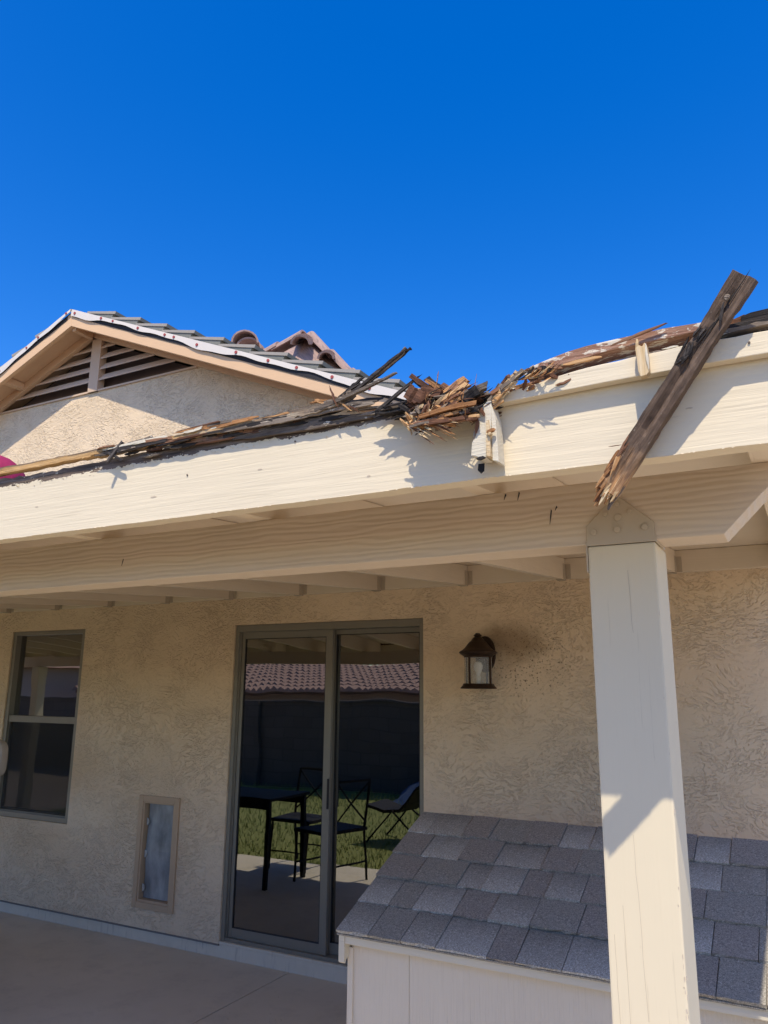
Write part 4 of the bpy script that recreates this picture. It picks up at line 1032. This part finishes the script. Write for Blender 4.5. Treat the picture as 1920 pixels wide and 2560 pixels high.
def dog_house():
    EX0, EX1 = -1.455, .35; EY, EZ = -1.90, .886; RY, RZ = -1.248, 1.173; BY = -.58
    ang = math.atan2(RZ-EZ, RY-EY); ca, sa = math.cos(ang), math.sin(ang)
    fx0, fx1, fy0, fy1 = EX0+.022, EX1-.03, EY+.035, BY-.04
    # walls as plywood panels with joints
    zt = EZ-.030
    cuts = [fx0, fx0+.215, fx0+1.43, fx1]
    for a, b in zip(cuts, cuts[1:]): part('wall_panel', MB().box(a+.0007, b-.0007, fy0, fy0+.014, -.0, zt), m_sid, dog, .001)
    gab = [(fy0+.0145, 0), (fy1, 0), (fy1, zt), (RY, RZ-.045), (fy0+.0145, zt)]
    part('end_wall', MB().prism(gab, fx0, fx0+.014, axis='x'), m_sid, dog); part('end_wall', MB().prism(gab, fx1-.014, fx1, axis='x'), m_sid, dog)
    part('back_wall', MB().box(fx0+.015, fx1-.015, fy1-.014, fy1-.0005, 0, zt), m_sid, dog)
    part('corner_trim', MB().box(fx0-.010, fx0+.010, fy0-.008, fy0-.0005, 0, zt-.02), m_sid, dog, .001)
    # roof boards
    dk = [(EY+.004, EZ-.018), (RY, RZ-.018), (BY, RZ-.018-(BY-RY)*math.tan(ang)), (BY, RZ-.006-(BY-RY)*math.tan(ang)), (RY, RZ-.006), (EY+.004, EZ-.006)]
    part('roof_board', MB().prism(dk, EX0+.001, EX1, axis='x'), m_dtrim, dog)
    part('eave_trim', MB().box(EX0+.019, EX1, EY-.004, EY+.012, EZ-.0325, EZ-.0065), m_dtrim, dog, .002)
    # barge board at the left end with broken lower corner
    bb = [(EY-.006, EZ-.008), (EY-.006, EZ-.088), (EY+.003, EZ-.094), (EY+.010, EZ-.082), (EY+.06, EZ-.070), (RY, RZ-.075), (RY, RZ-.008)]
    part('barge_board', MB().prism(bb, EX0-.004, EX0+.018, axis='x'), m_dtrim, dog, .0015)
    bb2 = [(BY, RZ-.008-(BY-RY)*math.tan(ang)), (BY, RZ-.085-(BY-RY)*math.tan(ang)), (RY+.001, RZ-.075), (RY+.001, RZ-.008)]
    part('barge_board', MB().prism(bb2, EX0-.004, EX0+.018, axis='x'), m_dtrim, dog)
    # shingles
    g = random.Random(41); cache = {}
    rows = 5; ex = math.hypot(RY-EY, RZ-EZ)/rows
    def tab(wd, th, mi, Lk):
        key = (round(wd, 2), mi, Lk, th)
        if key not in cache:
            me = bpy.data.meshes.new('shingle'); w2 = round(wd, 2)-.0025
            n = 5; vs = []; fs = []
            for h in (0, th):
                for j in (0, 1):
                    for i in range(n+1):
                        vs.append((w2*i/n, (0 if j == 0 else Lk)+(g.gauss(0, .0016) if j == 0 else 0), h+(0 if j == 0 else (-.0035 if h else 0))))
            m = n+1
            for i in range(n): fs += [(2*m+i, 2*m+i+1, 3*m+i+1, 3*m+i), (i, m+i, m+i+1, i+1), (i, i+1, 2*m+i+1, 2*m+i), (m+i, 3*m+i, 3*m+i+1, m+i+1)]
            fs += [(0, 2*m, 3*m, m), (n, m+n, 3*m+n, 2*m+n)]
            me.from_pydata(vs, [], fs); me.materials.append(SH[mi]); me.update()
            cache[key] = me
        return cache[key]
    rot = Matrix.Rotation(ang, 4, 'X')
    for r in range(rows):
        s0 = r*ex - (.014 if r == 0 else 0)
        # base course: continuous under-layer so that narrow gaps show shingle, not wood
        x = EX0-.008; last = -1
        first = True
        while x < EX1-.02:
            wd = g.choice((.09, .11, .12, .13, .14, .15, .17)) if not first else g.choice((.08, .12, .15))
            first = False
            wd = min(wd, EX1-x+.01)
            if wd < .03: break
            raised = g.random() < .5
            mi = g.choice((0, 1, 3, 3) if raised else (0, 1, 2, 2)) ; 
            if mi == last: mi = (mi+1) % 4
            last = mi
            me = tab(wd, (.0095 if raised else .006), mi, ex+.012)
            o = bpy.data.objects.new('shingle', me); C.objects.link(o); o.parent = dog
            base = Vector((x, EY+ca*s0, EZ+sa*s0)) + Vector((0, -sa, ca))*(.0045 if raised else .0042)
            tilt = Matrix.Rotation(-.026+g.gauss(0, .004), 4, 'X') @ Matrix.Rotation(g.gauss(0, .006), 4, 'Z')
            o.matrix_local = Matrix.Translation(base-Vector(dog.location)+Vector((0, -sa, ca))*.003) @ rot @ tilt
            x += round(wd, 2)
        # dark edge of the lower ply
        ply = MB(); p = [(EY+ca*s0-.0008, EZ+sa*s0-.001), (EY+ca*(s0+ex), EZ+sa*(s0+ex)-.001), (EY+ca*(s0+ex)-sa*.003, EZ+sa*(s0+ex)+ca*.0015), (EY+ca*s0-sa*.003-.0008, EZ+sa*s0+ca*.004)]
        ply.prism(p, EX0-.007, EX1, axis='x'); part('shingle_course', ply, SH[0], dog)
    bk = [(RY, RZ-.004), (BY-.0, RZ-.004-(BY-RY)*math.tan(ang)), (BY, RZ+.004-(BY-RY)*math.tan(ang)), (RY, RZ+.006)]
    part('shingle_course', MB().prism(bk, EX0-.007, EX1, axis='x'), SH[1], dog)
dog_house()

# ------------------------------------------------------------ back yard, seen in the glass
yard_wall = thing('block_wall', 'grey block wall at the back of the yard reflected in the glass', 'wall', (-8, -8.1, 0))
t = NT('grey_block'); br = t.n('ShaderNodeTexBrick'); t.set(br.inputs['Vector'], t.map((1, 1, 1), (R(90), 0, 0)))
br.inputs['Scale'].default_value = 1; br.inputs['Brick Width'].default_value = .4; br.inputs['Row Height'].default_value = .2; br.inputs['Mortar Size'].default_value = .008
br.inputs['Color1'].default_value = (.10, .085, .07, 1); br.inputs['Color2'].default_value = (.115, .10, .085, 1); br.inputs['Mortar'].default_value = (.085, .075, .065, 1)
m_block = t.fin(br.outputs['Color'], .9, t.bump(br.outputs['Fac'], .4, .01), .1)
part('wall_body', MB().box(-24, 6, -8.25, -8.05, -.05, 1.46), m_block, yard_wall)
part('wall_cap', MB().box(-24, 6, -8.28, -8.02, 1.461, 1.50), m_block, yard_wall, .004)
part('pier', MB().box(-9.7, -9.3, -8.049, -7.95, -.05, 1.50), m_block, yard_wall)
nb = thing('neighbour_house', 'neighbouring house with a red clay tile roof reflected in the door glass', 'house', (-12, -15, 0))
t = NT('neighbour_clay_tile'); n = t.noise(t.map((4, 2, 2)), 3, 5); m_nt = t.fin(t.mix(n, (.29, .165, .11), (.42, .28, .21)), .8, None, .2)
part('house_wall', MB().box(-19, -1, -17.5, -12.6, -.05, 1.6), plain('neighbour_stucco', (.30, .24, .20), .9), nb)
part('eave_board', MB().box(-19.4, -.6, -12.20, -12.16, 1.58, 1.70), plain('neighbour_fascia', (.22, .15, .12), .8), nb)
def nroof():
    # barrel tile courses, each course one wavy strip
    for r in range(9):
        y0 = -12.05-.30*r; z0 = 1.70+.082*r; mb = MB(); n = 190; g = random.Random(r)
        for i in range(n+1):
            x = -19.4+18.8*i/n; h = .035*abs(math.sin(i*math.pi/2*1.0))*2*(.5) + (.03 if i % 2 else 0)+g.gauss(0, .004)
            mb.v += [(x, y0+.01, z0-.05), (x, y0, z0+h), (x, y0-.32, z0+.075+h*.5)]
            if i: b = 3*i; mb.f += [(b-3, b, b+1, b-2), (b-2, b+1, b+2, b-1)]; mb.m += [0, 0]
        part('tile_course', mb, m_nt, nb, kind='stuff')
    part('roof_body', MB().prism([(-12.12, 1.60), (-14.8, 2.33), (-18, 1.60)], -19.3, -.7, axis='x'), m_nt, nb)
nroof()
nb2 = thing('second_neighbour_house', 'second neighbouring house with a pink tile roof reflected in the left window', 'house', (-24, -11, 0))
part('house_wall', MB().box(-30, -21, -15, -10, -.05, 2.3), plain('cream_stucco', (.45, .37, .29), .9), nb2)
part('roof', MB().add([(-30.5, -9.5, 2.3), (-20.5, -9.5, 2.3), (-20.5, -15.5, 2.3), (-30.5, -15.5, 2.3), (-27.5, -12.5, 4.0), (-23.5, -12.5, 4.0)], [(0, 1, 5, 4), (1, 2, 5), (2, 3, 4, 5), (3, 0, 4)]), m_nt, nb2)

# table, chairs, stool, lounge chair and tarp
def table():
    x0, x1, y0, y1, z = -5.1, -4.24, -2.05, -1.42, .745
    tb = thing('patio_table', 'black metal patio table reflected in the left door pane', 'table', ((x0+x1)/2, (y0+y1)/2, 0))
    part('tabletop', MB().box(x0, x1, y0, y1, z-.025, z), m_black, tb, .004)
    for x in (x0+.04, x1-.04):
        for y in (y0+.04, y1-.04): part('leg', MB().box(x-.018, x+.018, y-.018, y+.018, 0, z-.0255), m_black, tb)
    part('apron', MB().box(x0+.06, x1-.06, y0+.03, y0+.05, z-.10, z-.0255).box(x0+.06, x1-.06, y1-.05, y1-.03, z-.10, z-.0255), m_black, tb)
table()
def chair(loc, rot, label):
    ch = thing('patio_chair', label, 'chair', (0, 0, 0), 'black metal chairs round the patio table')
    part('seat', MB().box(-.22, .22, -.22, .22, .43, .46), m_black, ch, .006)
    for x in (-.20, .20):
        part('leg', MB().tube([(x, -.20, .43), (x, -.23, 0)], .012, 6), m_black, ch)
        part('leg', MB().tube([(x, .24, 0), (x, .20, .44), (x, .25, .88)], .012, 6), m_black, ch)
    part('backrest', MB().tube([(-.2, .25, .875), (.2, .25, .875)], .013, 6).tube([(-.2, .215, .50), (.2, .25, .86)], .008, 6).tube([(.2, .215, .50), (-.2, .25, .86)], .008, 6), m_black, ch)
    part('stretcher', MB().tube([(-.2, -.215, .16), (.2, -.215, .16)], .008, 6).tube([(-.2, .225, .16), (.2, .225, .16)], .008, 6), m_black, ch)
    ch.location = loc; ch.rotation_euler = (0, 0, rot); return ch
c1 = chair((-3.98, -1.98, 0), R(-75), 'black cross-back metal chair at the near end of the patio table')
for loc, rt, lb in (((-4.55, -2.38, 0), R(180), 'black cross-back metal chair on the lawn side of the patio table'), ((-5.3, -1.75, 0), R(95), 'black cross-back metal chair at the far end of the patio table')):
    c = copy_tree(c1); c['label'] = lb; c.location = loc; c.rotation_euler = (0, 0, rt)
m_beige = plain('beige_cushion', (.42, .37, .31), .85, .06)
stool = thing('bar_stool', 'beige padded stool with a tall rounded back at the left edge by the window', 'stool', (-5.10, -.75, 0))
def bar_stool():
    bx_, by_ = -5.225, -.75
    part('seat', MB().lathe([(.19, .72), (.215, .74), (.215, .77), (.19, .79)], (bx_, by_, 0), 20), m_beige, stool, smooth=True)
    pts = []
    for k in range(24):
        a = 2*math.pi*k/24; pts.append((bx_+.232*math.copysign(abs(math.cos(a))**.5, math.cos(a)), 1.185+.135*math.copysign(abs(math.sin(a))**.5, math.sin(a))))
    part('backrest', MB().prism(pts, by_+.13, by_+.19), m_beige, stool, .02, smooth=True)
    for a in (45, 135, 225, 315): part('leg', MB().tube([(bx_+.14*math.cos(R(a)), by_+.14*math.sin(R(a)), .72), (bx_+.22*math.cos(R(a)), by_+.22*math.sin(R(a)), .0)], .013, 8), m_black, stool)
    part('back_post', MB().tube([(bx_-.1, by_+.16, .74), (bx_-.1, by_+.165, 1.08)], .012, 6).tube([(bx_+.1, by_+.16, .74), (bx_+.1, by_+.165, 1.08)], .012, 6), m_black, stool)
bar_stool()
lg = thing('lounge_chair', 'black folding lounge chair with curled back standing on the lawn, seen in the right pane', 'lounge chair', (-4.3, -4.4, 0))
def lounge():
    x, y = -4.3, -4.2
    pr = [(-.55, .60), (-.40, .62), (-.25, .55), (-.12, .40), (.0, .30), (.25, .28), (.5, .34)]
    mb = MB()
    for (a, b), (c2, d2) in zip(pr, pr[1:]): mb.prism([(x-a*.9, b), (x-c2*.9, d2), (x-c2*.9, d2+.035), (x-a*.9, b+.035)], y-.25, y+.25)
    part('sling', mb, m_black, lg)
    for yy in (y-.26, y+.26): part('leg', MB().tube([(x-.45, yy, -.05), (x-.1, yy, .31), (x+.4, yy, -.05)], .013, 6), m_black, lg)
lounge()
tp = thing('blue_tarp', 'crumpled blue tarp heaped against the back wall', 'tarp', (-5.2, -7.4, -.05))
mb = MB(); gg = random.Random(6); n = 14
for j in range(n+1):
    for i in range(n+1):
        u, v = i/n*2-1, j/n*2-1; h = max(0, 1-u*u)*max(0, 1-v*v); mb.v.append((-5.2+u*.8+gg.gauss(0, .02), -7.4+v*.5+gg.gauss(0, .02), -.049+.5*h*(.75+.35*gg.random())))
for j in range(n):
    for i in range(n): a = j*(n+1)+i; mb.f.append((a, a+1, a+n+2, a+n+1)); mb.m.append(0)
part('tarp_sheet', mb, plain('blue_tarp_sheet', (.055, .085, .15), .5), tp, smooth=True)
# bits of dry grass on the slab
lit = MB(); gg = random.Random(15)
for k in range(60):
    x, y = gg.uniform(-4.6, -1.9), gg.uniform(-1.3, -.12); a = gg.uniform(0, 3.14); L = gg.uniform(.008, .034)
    if gg.random() < .5: x, y = -2.62+gg.gauss(0, .14), -.72+gg.gauss(0, .06)
    lit.add([(x, y, .001), (x+L*math.cos(a), y+L*math.sin(a), .0025), (x+L*math.cos(a)+.003, y+L*math.sin(a)+.003, .004), (x+.003, y+.003, .0025)], [(0, 1, 2, 3)])
o = part('leaf_litter', lit, plain('dry_straw', (.55, .48, .36), .8), kind='stuff'); o['label'] = 'scattered bits of dry straw on the patio slab'; o['category'] = 'litter'
